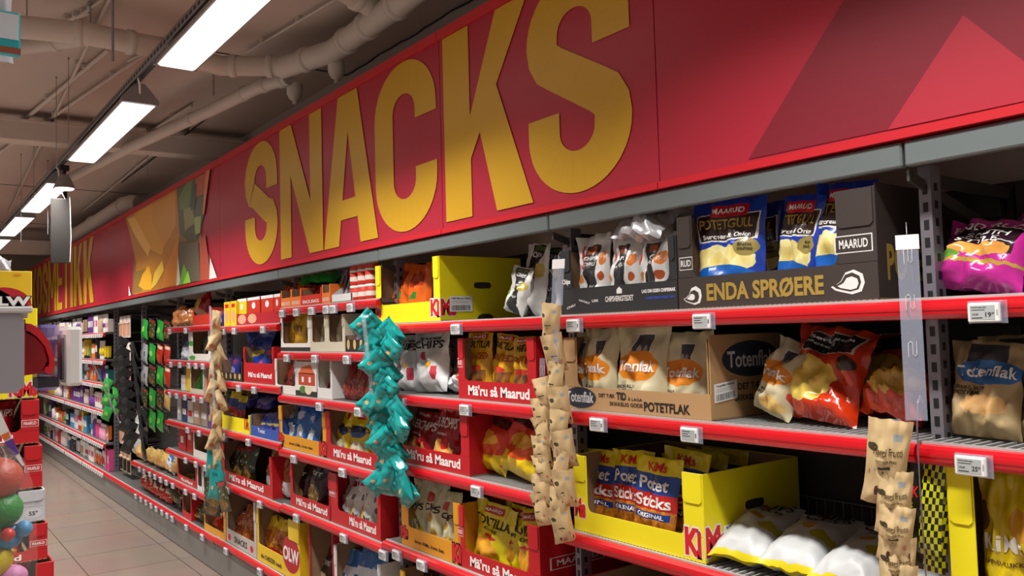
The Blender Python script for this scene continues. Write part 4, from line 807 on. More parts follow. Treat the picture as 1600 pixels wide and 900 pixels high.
for k, (a, c) in enumerate(((541, 559), (556, 574), (571, 594))): BG('cow', a, c, 752, z, 1.88, ('left', 'middle', 'right')[k] + ' black and white patterned bag in the red carton', .085, letters=False)
BG('pasta', 420, 434, 705, z, 1.88, 'leftmost bag of orange pasta snacks with white lower half', .08, letters=False)
BG('pasta', 432, 446, 708, z, 1.88, 'middle bag of orange pasta snacks with white lower half', .08, letters=False)
BG('pasta', 444, 457, 714, z, 1.88, 'rightmost bag of orange pasta snacks with white lower half', .08, letters=False)
z = .24
OR_ = mat('b01a28', .5)
carton(470, 475, z, .36, .4, .05, OR_, 'red edged carton wall beside the brown bags', y0=4.30, y1=3.98, sl=.02, sr=.02)
for k, (a, c) in enumerate(((476, 500), (498, 522))): BG('brown', a, c, 858, z, 1.9, ('left', 'right')[k] + ' dark brown crisp bag on the lowest shelf', .09)
carton(524, 596, z, .30, .4, .05, WC, 'white carton of blue and white bags at the bottom edge', sl=.03, sr=.02)
for k, (a, c, tp) in enumerate(((541, 562, 866), (560, 582, 864), (580, 602, 868))): BG('bluewht', a, c, tp, z, 1.88, ('left', 'middle', 'right')[k] + ' blue and white bag in the bottom white carton', .09, letters=False)
# ---- bay E (fifth)
z = 1.68
for k, (a, c) in enumerate(((339, 345), (345, 350))): BG('purple', a, c, 482, z, 1.87, ('left', 'right')[k] + ' dark pouch at the left end of the fifth bay top shelf', .05, letters=False, nu=8, nv=8)
def sbox(p0, p1, z, h, X, label, m, prints=(), depth=.08, name='snack_box', cat='box', group=None):
    y0, y1 = y_at(p0, X, z + h / 2), y_at(p1, X, z + h / 2); w_ = y0 - y1; b = MB(); b.bbox(-w_ / 2, w_ / 2, 0, depth, 0, h, m, .0015)
    F = lambda u, v, o: (-w_ / 2 + u * w_, -o, v * h)
    for (u, v, ww, hh, mm, *r) in prints: b.poly([(u + ww * p[0], v + hh * p[1]) for p in (EL if r else SQ)], F, mm, .0007)
    return tag(b.build(name, loc=(X, (y0 + y1) / 2, z + .001), rot=(0, 0, -PI / 2)), label, cat, group)
YB1 = mat('e6c420', .5); PK = mat('d8a080', .5)
for k, (a, c) in enumerate(((350, 359), (360, 369))): sbox(a, c, z, .165, 1.81, ('left', 'right')[k] + ' tall yellow box on the fifth bay top shelf', YB1, [(.2, .75, .6, .15, TXTR), (.2, .15, .6, .5, PK, 1)])
PRB = [(0, .82, 1, .18, WHITE), (.35, .3, .3, .4, WHITE, 1)]
for k, (a, c) in enumerate(((371, 385), (387, 406), (408, 427), (428, 438))): sbox(a, c, z + .07, .105, 1.83, ('leftmost', 'second', 'third', 'rightmost')[k] + ' red and white box of popcorn above the red tray', (YB1, RC, RC, RC)[k], PRB)
carton(371, 441, z, .075, .28, .07, OR_, 'low dark red tray under the popcorn boxes', sl=.01, sr=.01, parts=False, front=[(None, .03, .1, .2, .8, PK, {'pts': EL}), (None, .27, .1, .2, .8, PK, {'pts': EL})])
z = 1.315
carton(345, 379, z, .13, .3, .055, BKB, 'low black tray of small blue nut bags in the fifth bay', sl=.02, sr=.02, parts=False, front=[(None, .05 + .2 * k, .1, .09, .3, mat('c9a86a', .5), {'pts': EL}) for k in range(5)])
for k, (a, c) in enumerate(((351, 362), (361, 373))): BG('purple', a, c, 556, z, 1.87, ('left', 'right')[k] + ' blue nut bag in the low black tray of the fifth bay', .05, letters=False, nu=10, nv=10)
carton(382, 430, z, .225, .36, .125, RED, 'red carton with one crumpled blue bag bursting out', sl=.03, sr=.035, front=maaru(.16, .15, .16, .76), side=plate(.2, .42, .6, .2))
BG('blueb', 386, 424, 522, z, 1.89, 'crumpled blue bag bursting out of the red carton', .1, crush=1.5, roll=-4, letters=False)
BG('blueb', 392, 418, 536, z, 1.98, 'blue bag behind the crumpled one in the red carton', .08, letters=False)
z = .99
carton(348, 391, z, .12, .34, .09, YELL, 'low yellow carton of stick snack bags in the fifth bay', sl=.02, sr=.02, parts=False, front=[('KiMs', .82, .2, .16, .6, TXTR)])
for k, (a, c, tp) in enumerate(((347, 360, 614), (357, 371, 616), (368, 382, 622))): BG('stick', a, c, tp, z, 1.88, ('left', 'middle', 'right')[k] + ' stick snack bag in the low yellow carton', .07, letters=False)
BG('stick', 376, 392, 612, z, 1.99, 'stick snack bag behind the others in the low yellow carton', .07, letters=False)
carton(393, 439, z, .13, .3, .06, BLUE, 'blue tray with small dark blue pouches in the fifth bay', sl=.015, sr=.015, parts=False, front=[('Twist', .25, .2, .25, .2, WHITE)])
for k, px in enumerate((401, 412, 424, 433)): BG('blueb', px - 6, px + 6, 648, z, 1.87, ('leftmost', 'second', 'third', 'rightmost')[k] + ' dark blue pouch in the blue tray', .05, letters=False, nu=8, nv=8)
for k, (px, X) in enumerate(((385, 1.9), (402, 1.93), (412, 1.87))): bag('purple', .17, .2, .07, (X, y_at(px, X, 1.17), 1.15), ('left', 'middle', 'right')[k] + ' blue bag lying on top of the blue tray', lean=-65, yaw=15 * k - 10, letters=False, nu=10, nv=10, z=1.13)
z = .64
carton(348, 427, z, .25, .42, .07, RED, 'red carton of dark olive crisp bags in the fifth bay', sl=.05, sr=.045, front=maaru(.08, .17, .16, .68), side=plate(.2, .42, .6, .2))
for k, (a, c) in enumerate(((356, 370), (368, 384), (382, 398))): BG('olive', a, c, 700, z, 1.88, ('left', 'middle', 'right')[k] + ' dark olive crisp bag in the red carton', .085, letters=False)
z = .24
carton(355, 402, z, .34, .4, .09, mat('b9b2aa', .55), 'pale carton with a big window of orange snack mix on the lowest shelf', sl=.025, sr=.045, front=[('SNACKS', .28, .07, .42, .12, TXTK), (None, .05, .06, .1, .12, TXTR, {'pts': EL}), (None, .8, .06, .1, .12, TXTR, {'pts': EL})])
for k, (a, c, tp) in enumerate(((366, 384, 800), (381, 396, 795))): BG('snackmix', a, c, tp, z, 1.88, ('left', 'right')[k] + ' bag of orange snack mix in the pale carton', .09, letters=False)
OY = mat('e0bc1c', .5)
carton(403, 470, z, .33, .4, .10, OY, 'yellow and red carton of cheese snacks with white lettering at its side', sl=.03, sr=.16, y0=y_at(403, 1.8, .3), y1=y_at(470, 1.8, .3), front=[('the CHEEZIER snack', .1, .08, .5, .08, TXTK), (None, .62, .1, .38, .62, OR_, {'pts': EL}), ('OLW', .64, .28, .34, .24, WHITE, {'bold': .04, 'outline': BLACK, 'off': .002} if False else {'bold': .04})])
for k, (a, c, tp) in enumerate(((411, 430, 808), (426, 446, 815))): BG('olw', a, c, tp, z, 1.88, ('left', 'right')[k] + ' cheese snack bag in the yellow and red carton', .09)
# ---- bay F (sixth)
z = 1.70
for k, (a, c, tp) in enumerate(((273, 288, 480), (285, 296, 484), (294, 306, 483))): BG('orangecz', a, c, tp, z, 1.88, ('left', 'middle', 'right')[k] + ' orange puffed snack bag on the sixth bay top shelf', .1, letters=False)
carton(302, 331, z, .12, .34, .075, RC, 'red bowl shaped carton at the right end of the sixth bay top shelf', sl=.03, sr=.03, parts=False)
for k, (a, c) in enumerate(((306, 316), (314, 327))): BG(('hay', 'superr')[k], a, c, 466 - 3 * k, z, 1.9, ('yellow', 'dark red')[k] + ' bag standing in the red bowl shaped carton', .08, letters=False, roll=-8)
z = 1.44
carton(296, 330, z, .215, .3, .05, WB, 'white windowed carton printed with green leaves', sl=.10, sr=.05, front=[(None, .0, .5, .22, .18, mat('4a9a3c', .5), {'pts': EL}), (None, .02, .02, .3, .15, mat('4a9a3c', .5), {'pts': EL})])
BG('bluewht', 286, 296, 535, z, 1.86, 'pale bag left of the white windowed carton', .06, letters=False)
bag('silver', .12, .17, .05, (1.9, y_at(318, 1.9, z + .1), z), 'grey pouch seen through the window of the white carton', z=z + .006, letters=False)
z = 1.20
sbox(283, 290, z, .12, 1.82, 'stack of small pale boxes in the sixth bay', WB, [(0, .45, 1, .04, PK)]); sbox(291, 298, z, .2, 1.82, 'narrow amber box in the sixth bay', YB1)
carton(298, 319, z, .21, .3, .03, CB, 'beige windowed carton with green pouches', sl=.02, sr=.02, parts=False)
for k, px in enumerate((304, 312)): BG('greens', px - 4, px + 4, 578, z, 1.86, ('left', 'right')[k] + ' green pouch in the beige windowed carton', .05, letters=False, nu=8, nv=8)
sbox(320, 328, z, .12, 1.82, 'small red box beside the beige windowed carton', RC); sbox(328, 332, z, .2, 1.82, 'narrow purple pack at the edge of the sixth bay', mat('6a2a8a', .5))
z = .96
for k, (a, c, col) in enumerate(((277, 283, 'b8bcc0'), (284, 292, '2a3a6a'), (293, 301, 'cfccc4'), (302, 312, 'b09078'), (313, 324, '9a8f7c'), (325, 331, '7a4aa0'))):
    sbox(a, c, z, .19 - .01 * (k % 3), 1.82, ('silver', 'navy blue', 'white', 'tan', 'grey-brown', 'violet')[k] + ' narrow pack on the fourth shelf of the sixth bay', mat(col, .5), [(.15, .3, .7, .25, (WHITE, WHITE, TXTR, WHITE, WHITE, WHITE)[k])])
z = .73
sbox(279, 290, z, .17, 1.82, 'dark red box with white print in the sixth bay', OR_, [(.3, .35, .4, .3, WHITE)]); sbox(291, 301, z, .19, 1.83, 'red box leaning beside the dark red one in the sixth bay', RC, [(.3, .5, .4, .2, WHITE)])
carton(303, 330, z, .18, .3, .05, WB, 'white empty-looking carton in the lower sixth bay', sl=.02, sr=.06, parts=False)
# F: near shelf .495 (also bay G)
z = .495
carton(278, 308, z, .21, .34, .05, RED, 'red carton with one pretzel bag in the sixth bay', sl=.03, sr=.03, front=maaru(.06, .12, .2, .6)); BG('darkbag', 288, 304, 756, z, 1.88, 'pretzel bag in the red carton of the sixth bay', .08, letters=False)
for k, (a, c) in enumerate(((309, 317), (318, 330))): carton(a, c, z, .20, .3, .03, WC, ('left', 'right')[k] + ' white windowed carton of dark blue packs in the sixth bay', sl=.015, sr=.015, parts=False); BG('purple', a + 1.5, c - 1.5, 752, z, 1.86, 'dark blue pack in the %s white windowed carton' % ('left', 'right')[k], .05, letters=False, nu=8, nv=8)
z = .235
carton(286, 300, z, .21, .3, .05, RED, 'narrow red carton of nuts on the lowest shelf', sl=.02, sr=.02, parts=False); BG('rednut', 288, 297, 790, z, 1.86, 'red nut bag in the narrow red carton', .05, letters=False, nu=8, nv=8)
BG('olive', 300, 320, 786, z, 1.86, 'dark crisp bag leaning on the lowest shelf of the sixth bay', .08, letters=False, roll=8)
carton(320, 354, z, .24, .34, .045, KY, 'amber window carton of red snack bags on the lowest shelf', sl=.015, sr=.05); BG('redsnack', 334, 348, 800, z, 1.88, 'red snack bag in the amber window carton', .08, letters=False)
BG('redsnack', 324, 335, 800, z, 1.89, 'red snack bag at the left in the amber window carton', .07, letters=False)
# ---- bay G: pet snacks on hooks, hay bags
for k in range(7): BG('hay', 216 + 9 * k - (k > 3) * 2, 227 + 9 * k, 699 + 3 * k, .495, 1.86, ('leftmost', 'second', 'third', 'fourth', 'fifth', 'sixth', 'rightmost')[k] + ' in the row of straw coloured paper bags', .1, letters=False, nu=10, nv=10, group='straw coloured paper bags in a row', roll=6)
BG('bluewht', 262, 274, 722, .495, 1.84, 'pale blue bag leaning against the straw coloured bags', .07, letters=False, nu=10, nv=10, roll=25)
for k in range(5): BG('redsnack', 222 + 9 * k, 234 + 9 * k, 752 + 5 * k, .235, 1.86, ('leftmost', 'second', 'middle', 'fourth', 'rightmost')[k] + ' of the red snack bags on the lowest shelf beneath the straw bags', .1, letters=False, nu=10, nv=10, group='red snack bags on the lowest shelf', roll=12)
BG('olive', 262, 285, 770, .235, 1.87, 'dark green crisp bag right of the red snack bags', .09, letters=False, roll=14)
def hook(px, py, X=1.86, ln=.34):
    y, z = on_x(px, py, X); m = MB(); m.tube([(0, 0, 0), (2.325 - X, 0, .01)], .0025, STEEL, 5); m.tube([(0, 0, 0), (-.006, 0, .015)], .003, STEEL, 5)
    o = m.build('display_hook', loc=(X, y, z)); return o, y, z
def hung(key, px, py, wpx, hpx, label, group, hooklabel, X=1.86, roll=0):
    o, y, z = hook(px, py, X); tag(o, hooklabel, 'hook', 'display hooks'); s_ = wpx / abs(px - (800 + FPX * 0)) if False else None
    y2 = y_at(px + wpx, X, z); w_ = y - y2; h_ = on_x(px, py, X)[1] - on_x(px, py + hpx, X)[1]
    ob = obj('hanging_pouch', bag_mesh(key, w_, h_, .035, len(label) % 4, nu=8, nv=8, letters=False)); ob.location = (X + .02, y, z - h_ - .003); ob.rotation_euler = (0, math.radians(0), -PI / 2)
    ob.rotation_euler = (Matrix.Rotation(-PI / 2, 3, 'Z') @ Matrix.Rotation(math.radians(roll), 3, 'Y')).to_euler()
    return tag(ob, label, 'pouch', group)
HK = ['upper', 'second', 'middle', 'fourth', 'lower']
for r_, (pys, keys) in enumerate(((498, ('greens', 'olive', 'greens', 'olive')), (536, ('silver', 'greens', 'redsnack', 'redsnack')), (570, ('silver', 'olive', 'greens', 'redsnack')), (606, ('olive', 'greens', 'olive', 'hay')), (640, ('blacks', 'greens', 'greens', 'blacks')))):
    for c_, px in enumerate((222, 234, 246, 257)):
        hung(keys[c_], px, pys + c_, 10, 30, '%s row pouch on hooks, %s from the left in the pet snack bay' % (HK[r_], ('first', 'second', 'third', 'fourth')[c_]), 'pouches on hooks in the pet snack bay', 'steel display hook of the %s row, %s in the pet snack bay' % (HK[r_], ('first', 'second', 'third', 'fourth')[c_]), X=1.86 + .01 * c_, roll=8)
# black and white patterned roll bag near the post
BG('cow', 208, 220, 640, .505, 1.90, 'tall black and white spotted bag at the far end of the straw bag row', .1, letters=False)
# ---- bay H: magnifier-like tools on hooks (cosmetic brushes) and far cosmetics shelves
CC = ['e8d8d0', 'd8508a', '6a3a8a', 'f0e8e0', 'c83c4a', '4a90c0', 'e0c020', '3a9a4a', '2c2c34', 'e8a0b8', 'b89a78', 'dcdcdc', 'e0702a', '1f6a6a']
_pm = {}
def proto(kind, col, w_, h_):
    k = (kind, col, round(w_, 2), round(h_, 2))
    if k in _pm: return _pm[k]
    m = mat(col, .35); b = MB(); r = w_ / 2
    if kind == 'box': b.bbox(-r, r, -.03, .03, 0, h_, m, .002); b.box(-r * .7, r * .7, -.0308, -.03, h_ * .35, h_ * .7, WHITE if col not in ('e8d8d0', 'f0e8e0', 'dcdcdc') else mat('c06a8a', .4))
    elif kind == 'bottle': b.lathe([(r * .9, 0), (r, h_ * .04), (r, h_ * .68), (r * .45, h_ * .78), (r * .4, h_ * .84)], m, 12, sy=.7); b.lathe([(r * .5, h_ * .82), (r * .5, h_ * .98), (r * .4, h_)], WHITE if col != 'f0e8e0' else BLACK, 12, sy=.7)
    elif kind == 'tube': b.lathe([(r * .6, 0), (r * .6, h_ * .14)], BLACK, 12, sy=.6); b.prism([(-r * .6, h_ * .14), (r * .6, h_ * .14), (r, h_), (-r, h_)], -.015, .015, m, 'y')
    elif kind == 'pack': b.bbox(-r, r, -.004, .004, 0, h_, WHITE, .001); b.ball((0, -.008, h_ * .4), r * .6, m, 6, sc=(1, .5, 1.3))
    me = b.mesh(kind); _pm[k] = me; return me
KN = {'box': ('toiletry_box', 'box'), 'bottle': ('bottle', 'bottle'), 'tube': ('lotion_tube', 'tube'), 'pack': ('blister_pack', 'blister pack')}
CN = {'e8d8d0': 'pale pink', 'd8508a': 'pink', '6a3a8a': 'purple', 'f0e8e0': 'cream white', 'c83c4a': 'red', '4a90c0': 'sky blue', 'e0c020': 'yellow', '3a9a4a': 'green', '2c2c34': 'black', 'e8a0b8': 'rose', 'b89a78': 'tan', 'dcdcdc': 'light grey', 'e0702a': 'orange', '1f6a6a': 'dark teal'}
random.seed(21)
for bi in (8, 9, 10, 11):
    for k, z in enumerate(LV[bi]):
        y = J[bi + 1] - .05; nxt = LV[bi][k - 1] - z if k else .27; kind = random.choice(['box', 'bottle', 'box', 'bottle', 'tube', 'pack']); col = random.choice(CC)
        if bi >= 10 and k == 0: kind, col = 'bottle', 'f0e8e0'
        run = 0
        while y > J[bi] + .10:
            if run <= 0: run = random.choice([1, 2, 2, 3]); kind = random.choice(['box', 'bottle', 'box', 'tube', 'pack']); col = random.choice(CC if k else ['f0e8e0', 'e8d8d0', 'dcdcdc', '6a3a8a', 'e0c020', 'b89a78']); w_ = random.choice([.07, .09, .12, .15]); h_ = min(nxt - .07, random.choice([.14, .17, .20, .24]))
            y -= w_ / 2
            o = obj(KN[kind][0], proto(kind, col, w_, h_)); o.location = (1.85, y, z + .001); o.rotation_euler = (0, 0, -PI / 2 + random.uniform(-.08, .08))
            tag(o, '%s %s on the %s of the %s' % (CN[col], KN[kind][1], LVN[k] if k < 5 else 'lowest shelf', ORDB[bi]), KN[kind][1], '%s %s, %s, %s' % (CN[col], KN[kind][1], LVN[k], ORDB[bi]))
            y -= w_ / 2 + .012; run -= 1
# bay H hooks: pale brush packs in columns
for r_ in range(6):
    for c_ in range(3):
        y = 8.62 + .17 * c_ + .30; z = 1.86 - r_ * .27; 
        m = MB(); m.tube([(1.86, 0, 0), (2.325, 0, .008)], .0025, STEEL, 5)
        tag(m.build('display_hook', loc=(0, y, z)), 'steel hook for brush packs, bay with the hanging black sachets', 'hook', 'hooks for brush packs')
        col = ('e8d8d0', 'f0e8e0', 'e8a0b8', 'c83c4a', 'f0e8e0', 'b89a78')[r_]
        b = MB(); b.bbox(-.07, .07, -.003, .003, -.22, .0, mat(col, .4), .001)
        for q in (-.04, .0, .04): b.tube([(q, -.008, -.20), (q, -.008, -.09)], .007, BLACK if r_ % 2 else PK, 6); b.ball((q, -.008, -.075), .013, mat('caa890', .6), 5)
        tag(b.build('brush_pack', loc=(1.875, y, z - .006), rot=(0, 0, -PI / 2)), 'carded brush pack in row %s of the brush column' % ('one', 'two', 'three', 'four', 'five', 'six')[r_], 'brush pack', 'brush packs in row ' + ('one', 'two', 'three', 'four', 'five', 'six')[r_])
for k, (c, z0, h, l) in enumerate((('3f8a3c', .235, .28, 'large green box on the lowest shelf among the cosmetics'), ('2f3a7a', .235, .3, 'dark blue canister on the lowest shelf among the cosmetics'))): pass
# ---- hanging strips of sachets along the bay edges
def strip(px0, py0, px1, py1, X, label, wd=.035):
    y0, z0 = on_x(px0, py0, X); y1, z1 = on_x(px1, py1, X); L = z0 - z1; t = thing('hanging_strip', label, 'clip strip', (X, y0, z1), (math.atan2(y0 - y1, L), 0, math.radians(-62)))
    m = MB(); m.box(-wd / 2, wd / 2, -.0006, .0006, 0, L, CLEAR); band = m.build('plastic_band', t)
    m = MB()
    for k in range(int(L / .10)):
        zz = L - .06 - k * .10; m.tube([(-.008, -.001, zz), (-.008, -.001, zz + .03), (-.003, -.001, zz + .034), (0, -.001, zz + .03), (0, -.001, zz + .006), (.004, -.001, zz + .002), (.008, -.001, zz + .006), (.008, -.001, zz + .034)], .0008, LGREY, 4, False)
    m.build('clip_cuts', band)
    if wd < .03: return t
    m = MB(); m.box(-wd / 2 - .002, wd / 2 + .002, -.0012, .0012, L - .028, L + .004, WHITE); m.tube([(0, 0, L), (0, .0, L + .02), (0, .02, L + .035)], .0012, STEEL, 6); m.build('hanger_tab', t)
    return t
strip(1417, 366, 1405, 655, 1.715, 'long clear plastic strip hanging from the post near the right edge', .042)
strip(868, 405, 862, 478, 1.725, 'short clear plastic strip over the paper sachets by the middle post', .04)
def sachets(key, pts, w_, h_, X, lab, cat, grp, yaws, rolls, th=.035, lean=6, name='hanging_sachet', nu=8, nv=10, letters=False, dX=0.0):
    for k, (px, py) in enumerate(pts):
        y, z = on_x(px, py, X); o = obj(name, bag_mesh(key, w_, h_, th, k % 4, nu=nu, nv=nv, letters=letters))
        M = Matrix.Rotation(math.radians(-90 + yaws[k % len(yaws)]), 3, 'Z') @ Matrix.Rotation(math.radians(rolls[k % len(rolls)]), 3, 'Y') @ Matrix.Rotation(math.radians(lean), 3, 'X')
        o.rotation_euler = M.to_euler(); o.location = Vector((X + dX * (k % 2), y, z)) - M @ Vector((0, 0, h_)); tag(o, lab(k, len(pts)), cat, grp)
def nth(k, n): return ('topmost' if k == 0 else 'bottommost' if k == n - 1 else ('second', 'third', 'fourth', 'fifth', 'sixth', 'seventh', 'eighth', 'ninth', 'tenth', 'eleventh', 'twelfth', 'thirteenth', 'fourteenth', 'fifteenth', 'sixteenth', 'seventeenth', 'eighteenth', 'nineteenth', 'twentieth', 'twenty-first', 'twenty-second', 'twenty-third', 'twenty-fourth')[k - 1] + ' from the top')
for k, (px, py, w_, h_, yw, rl) in enumerate(((1392, 655, .088, .19, 28, 8), (1397, 735, .075, .14, 30, 3), (1402, 790, .072, .125, 26, 6), (1402, 838, .075, .14, 34, 2), (1404, 880, .075, .14, 28, 4))):
    sachets('nutbag', [(px, py)], w_, h_, 1.695 + .006 * (k % 2), lambda q, n, k=k: 'beige nut sachet on the right-hand strip, ' + nth(k, 5), 'nut sachet', 'beige nut sachets on the right strip', (yw,), (rl,), letters=True, nu=14, nv=16, th=.045, lean=10)
sachets('nutbag', [(862, 474), (860, 522), (868, 566), (870, 604), (874, 640), (876, 672), (876, 702), (878, 734), (874, 762), (872, 790)], .072, .13, 1.71, lambda k, n: 'beige nut sachet in the right column by the middle post, ' + nth(k, n), 'nut sachet', 'beige nut sachets, right column', (24, 50, 10, 42), (12, -10, 14, -6), letters=False, lean=16, th=.045)
sachets('nutbag', [(843, 590), (842, 622), (840, 650), (842, 680), (842, 710), (842, 740), (838, 770)], .075, .11, 1.725, lambda k, n: 'beige nut sachet in the left column by the middle post, ' + nth(k, n), 'nut sachet', 'beige nut sachets, left column', (10, 20, 5, 15), (-10, -4, -12, -6), lean=10)
strip(592, 488, 618, 770, 1.715, 'clear strip carrying the twisted teal sachets', .02)
strip(338, 478, 345, 775, 1.72, 'clear strip carrying the tan paper sachets', .02)
strip(201, 522, 222, 700, 1.70, 'clear strip carrying the black sachets', .02)
strip(174, 588, 176, 640, 1.70, 'clear strip carrying the bright green sachets', .02)
strip(842, 560, 840, 780, 1.735, 'clear strip carrying the left column of nut sachets', .02)
strip(866, 478, 876, 800, 1.72, 'clear strip carrying the right column of nut sachets', .02)
strip(1398, 655, 1408, 900, 1.715, 'clear strip continuing down behind the right-hand nut sachets', .025)
sachets('teal', [(592 + (5 if k % 2 else -5) + k * 1.1, 492 + k * 12.2) for k in range(22)], .10, .125, 1.70, lambda k, n: 'shiny teal sachet in the twisted teal column, ' + nth(k, n), 'sachet', 'shiny teal sachets', (60, 15, 40, -5, 70), (48, -38, 30, -50, 20), th=.06, lean=16, nu=12, nv=12)
sachets('teal', [(612, 725), (624, 735)], .10, .14, 1.70, lambda k, n: ('left', 'right')[k] + ' teal sachet spreading at the foot of the teal column', 'sachet', 'shiny teal sachets', (30, 0), (6, -20), th=.05, lean=8, nu=12, nv=12)
sachets('kraftn', [(338 + (1, -3, 2, -1)[k % 4], 485 + k * 15.5) for k in range(16)], .07, .15, 1.71, lambda k, n: 'tan paper sachet in the left-hand tan column, ' + nth(k, n), 'sachet', 'tan paper sachets', (45, 0, 70, 20, 55), (12, -10, 20, -16, 4), lean=14, th=.05)
sachets('teal', [(336, 702), (338, 720), (340, 735)], .12, .2, 1.705, lambda k, n: 'small teal sachet below the tan column, ' + nth(k, n), 'sachet', 'teal sachets below the tan ones', (40, 10), (10, -10))
sachets('olive', [(338, 748), (345, 752), (334, 760)], .14, .2, 1.705, lambda k, n: 'dark green sachet at the foot of the tan column, ' + nth(k, n), 'sachet', 'dark green sachets at the foot', (40, 10), (10, -10))
sachets('blacks', [(199 + (5 if k % 2 else -4) + k * .9, 528 + k * 8.2) for k in range(20)], .10, .2, 1.69, lambda k, n: 'black sachet in the long black column, ' + nth(k, n), 'sachet', 'black sachets', (45, 10, 60, 0), (26, -24, 30, -20), nu=6, nv=8)
sachets('greens', [(174 + (3 if k % 2 else -3), 592 + k * 11) for k in range(5)], .10, .14, 1.69, lambda k, n: 'bright green sachet in the short green column, ' + nth(k, n), 'sachet', 'bright green sachets', (45, 10), (26, -24), nu=6, nv=8)
# black bags with checkered edge by the right post
sachets('checker', [(1440, 722), (1447, 752)], .10, .20, 1.79, lambda k, n: ('front', 'rear')[k] + ' black sachet with yellow checkered edge by the right post', 'sachet', None, (14, 22), (6, 9), letters=True, nu=12, nv=14, lean=4, th=.03, dX=.02)
t = thing('wire_hook', 'thin bent wire hook hanging in front of the right post', 'hook', (1.752, on_x(1437, 700, 1.75)[0], 1.2)); m = MB(); m.tube([(0, 0, .22), (-.008, 0, .17), (-.01, 0, .05), (.0, 0, -.25)], .0018, STEEL, 6); m.build('wire', t)
m = MB(); m.tube([(.0, 0, .22), (.01, 0, .235), (.02, 0, .22)], .0022, STEEL, 6); m.build('bend', t)
# ---- price tags on the rails
def pricetag(px, z, label, w_=.062, h_=.040, txt=None, X=FX - .020, group=None, y=None, parts=True):
    if y is None: y = y_at(px, X, z - .03)
    if not parts:
        if 'tiny' not in _pm: b = MB(); b.bbox(-w_ / 2, w_ / 2, -.004, .004, -h_ / 2, h_ / 2, WHITE, .002); b.box(-w_ * .38, w_ * .38, -.0046, -.004, -h_ * .32, h_ * .32, SCREEN); _pm['tiny'] = b.mesh('tag')
        return tag(obj('price_tag', _pm['tiny'], None, (X, y, z - .036), (math.radians(-8), 0, -PI / 2)), label, 'price tag', group)
    t = thing('price_tag', label, 'price tag', (X, y, z - .036), (0, 0, -PI / 2), group)
    for kk in ('tagA', 'tagB', 'tagC'):
        if kk in _pm: continue
        b = MB()
        if kk == 'tagA': b.bbox(-w_ / 2, w_ / 2, -.012, -.002, -h_ / 2, h_ / 2, WHITE, .003)
        elif kk == 'tagB':
            b.box(-w_ * .40, w_ * .36, -.0126, -.012, -h_ * .36, h_ * .36, SCREEN); b.box(w_ * .40, w_ * .45, -.0126, -.012, -h_ * .15, h_ * .15, BLACK)
            for q in range(3): b.box(-w_ * .36, w_ * (.1 - .1 * (q % 2)), -.0128, -.0126, h_ * (.22 - .16 * q), h_ * (.27 - .16 * q), TXTK)
            b.box(w_ * .1, w_ * .3, -.0128, -.0126, -h_ * .25, -h_ * .02, TXTK) if False else None
        else: b.box(-w_ / 2 - .002, w_ / 2 + .010, -.001, .0, -h_ / 2 - .002, h_ / 2 + .004, CLEAR); b.box(w_ / 2 + .001, w_ / 2 + .004, -.012, 0, -h_ / 2, h_ / 2 + .004, CLEAR); b.box(-w_ / 2, w_ / 2 + .008, -.012, 0, h_ / 2 + .0008, h_ / 2 + .0025, CLEAR)
        _pm[kk] = b.mesh(kk)
    fr = obj('frame', _pm['tagA'], t)
    if txt:
        b = MB(); b.add([tuple(v.co) for v in _pm['tagB'].vertices][:16], [tuple(p.vertices) for p in _pm['tagB'].polygons][:12], SCREEN); F = lambda u, v, o: (-w_ * .4 + u * w_ * .76, -.0126 - o, -h_ * .36 + v * h_ * .72)
        text(b, txt[:2], F, .62, .18, .24, .34, TXTK, off=.0003); text(b, '90', F, .87, .36, .1, .16, TXTK, off=.0003); text(b, '153,08', F, .08, .3, .25, .14, TXTK, off=.0003); text(b, 'POTETCHIPS 250G', F, .06, .8, .6, .1, TXTK, off=.0003); b.poly([(.06, .66), (.6, .66), (.6, .70), (.06, .70)], F, TXTK, .0003); b.poly([(.06, .1), (.5, .1), (.5, .16), (.06, .16)], F, TXTK, .0003)
        b.build('screen', fr)
    else: obj('screen', _pm['tagB'], fr)
    obj('clear_holder', _pm['tagC'], t); return t
pricetag(1540, 1.645, 'price tag reading 19.90 under the magenta crisp bags', txt='19', w_=.062)
pricetag(1519, 1.335, 'price tag reading 25.90 under the blue blob paper bag', txt='25')
for px, z, l in ((1099, 1.645, 'price tag under the left end of the wide dark brown carton'), (898, 1.645, 'price tag under the black carton of white chilli bags'), (714, 1.645, 'price tag under the side of the open yellow carton'), (617, 1.645, 'price tag under the front lip of the open yellow carton'),
                 (1080, 1.335, 'price tag under the right end of the kraft carton'), (935, 1.335, 'price tag under the left half of the kraft carton'), (728, 1.335, 'price tag under the left end of the golden tortilla carton'), (628, 1.335, 'price tag under the leftmost white crisp bag'),
                 (622, 1.035, 'price tag under the left corner of the paprika carton'), (746, 1.035, 'price tag under the red and yellow snack bags'), (621, .675, 'price tag under the left corner of the lower amber carton'), (660, .675, 'price tag under the middle of the lower amber carton')):
    pricetag(px, z, l)
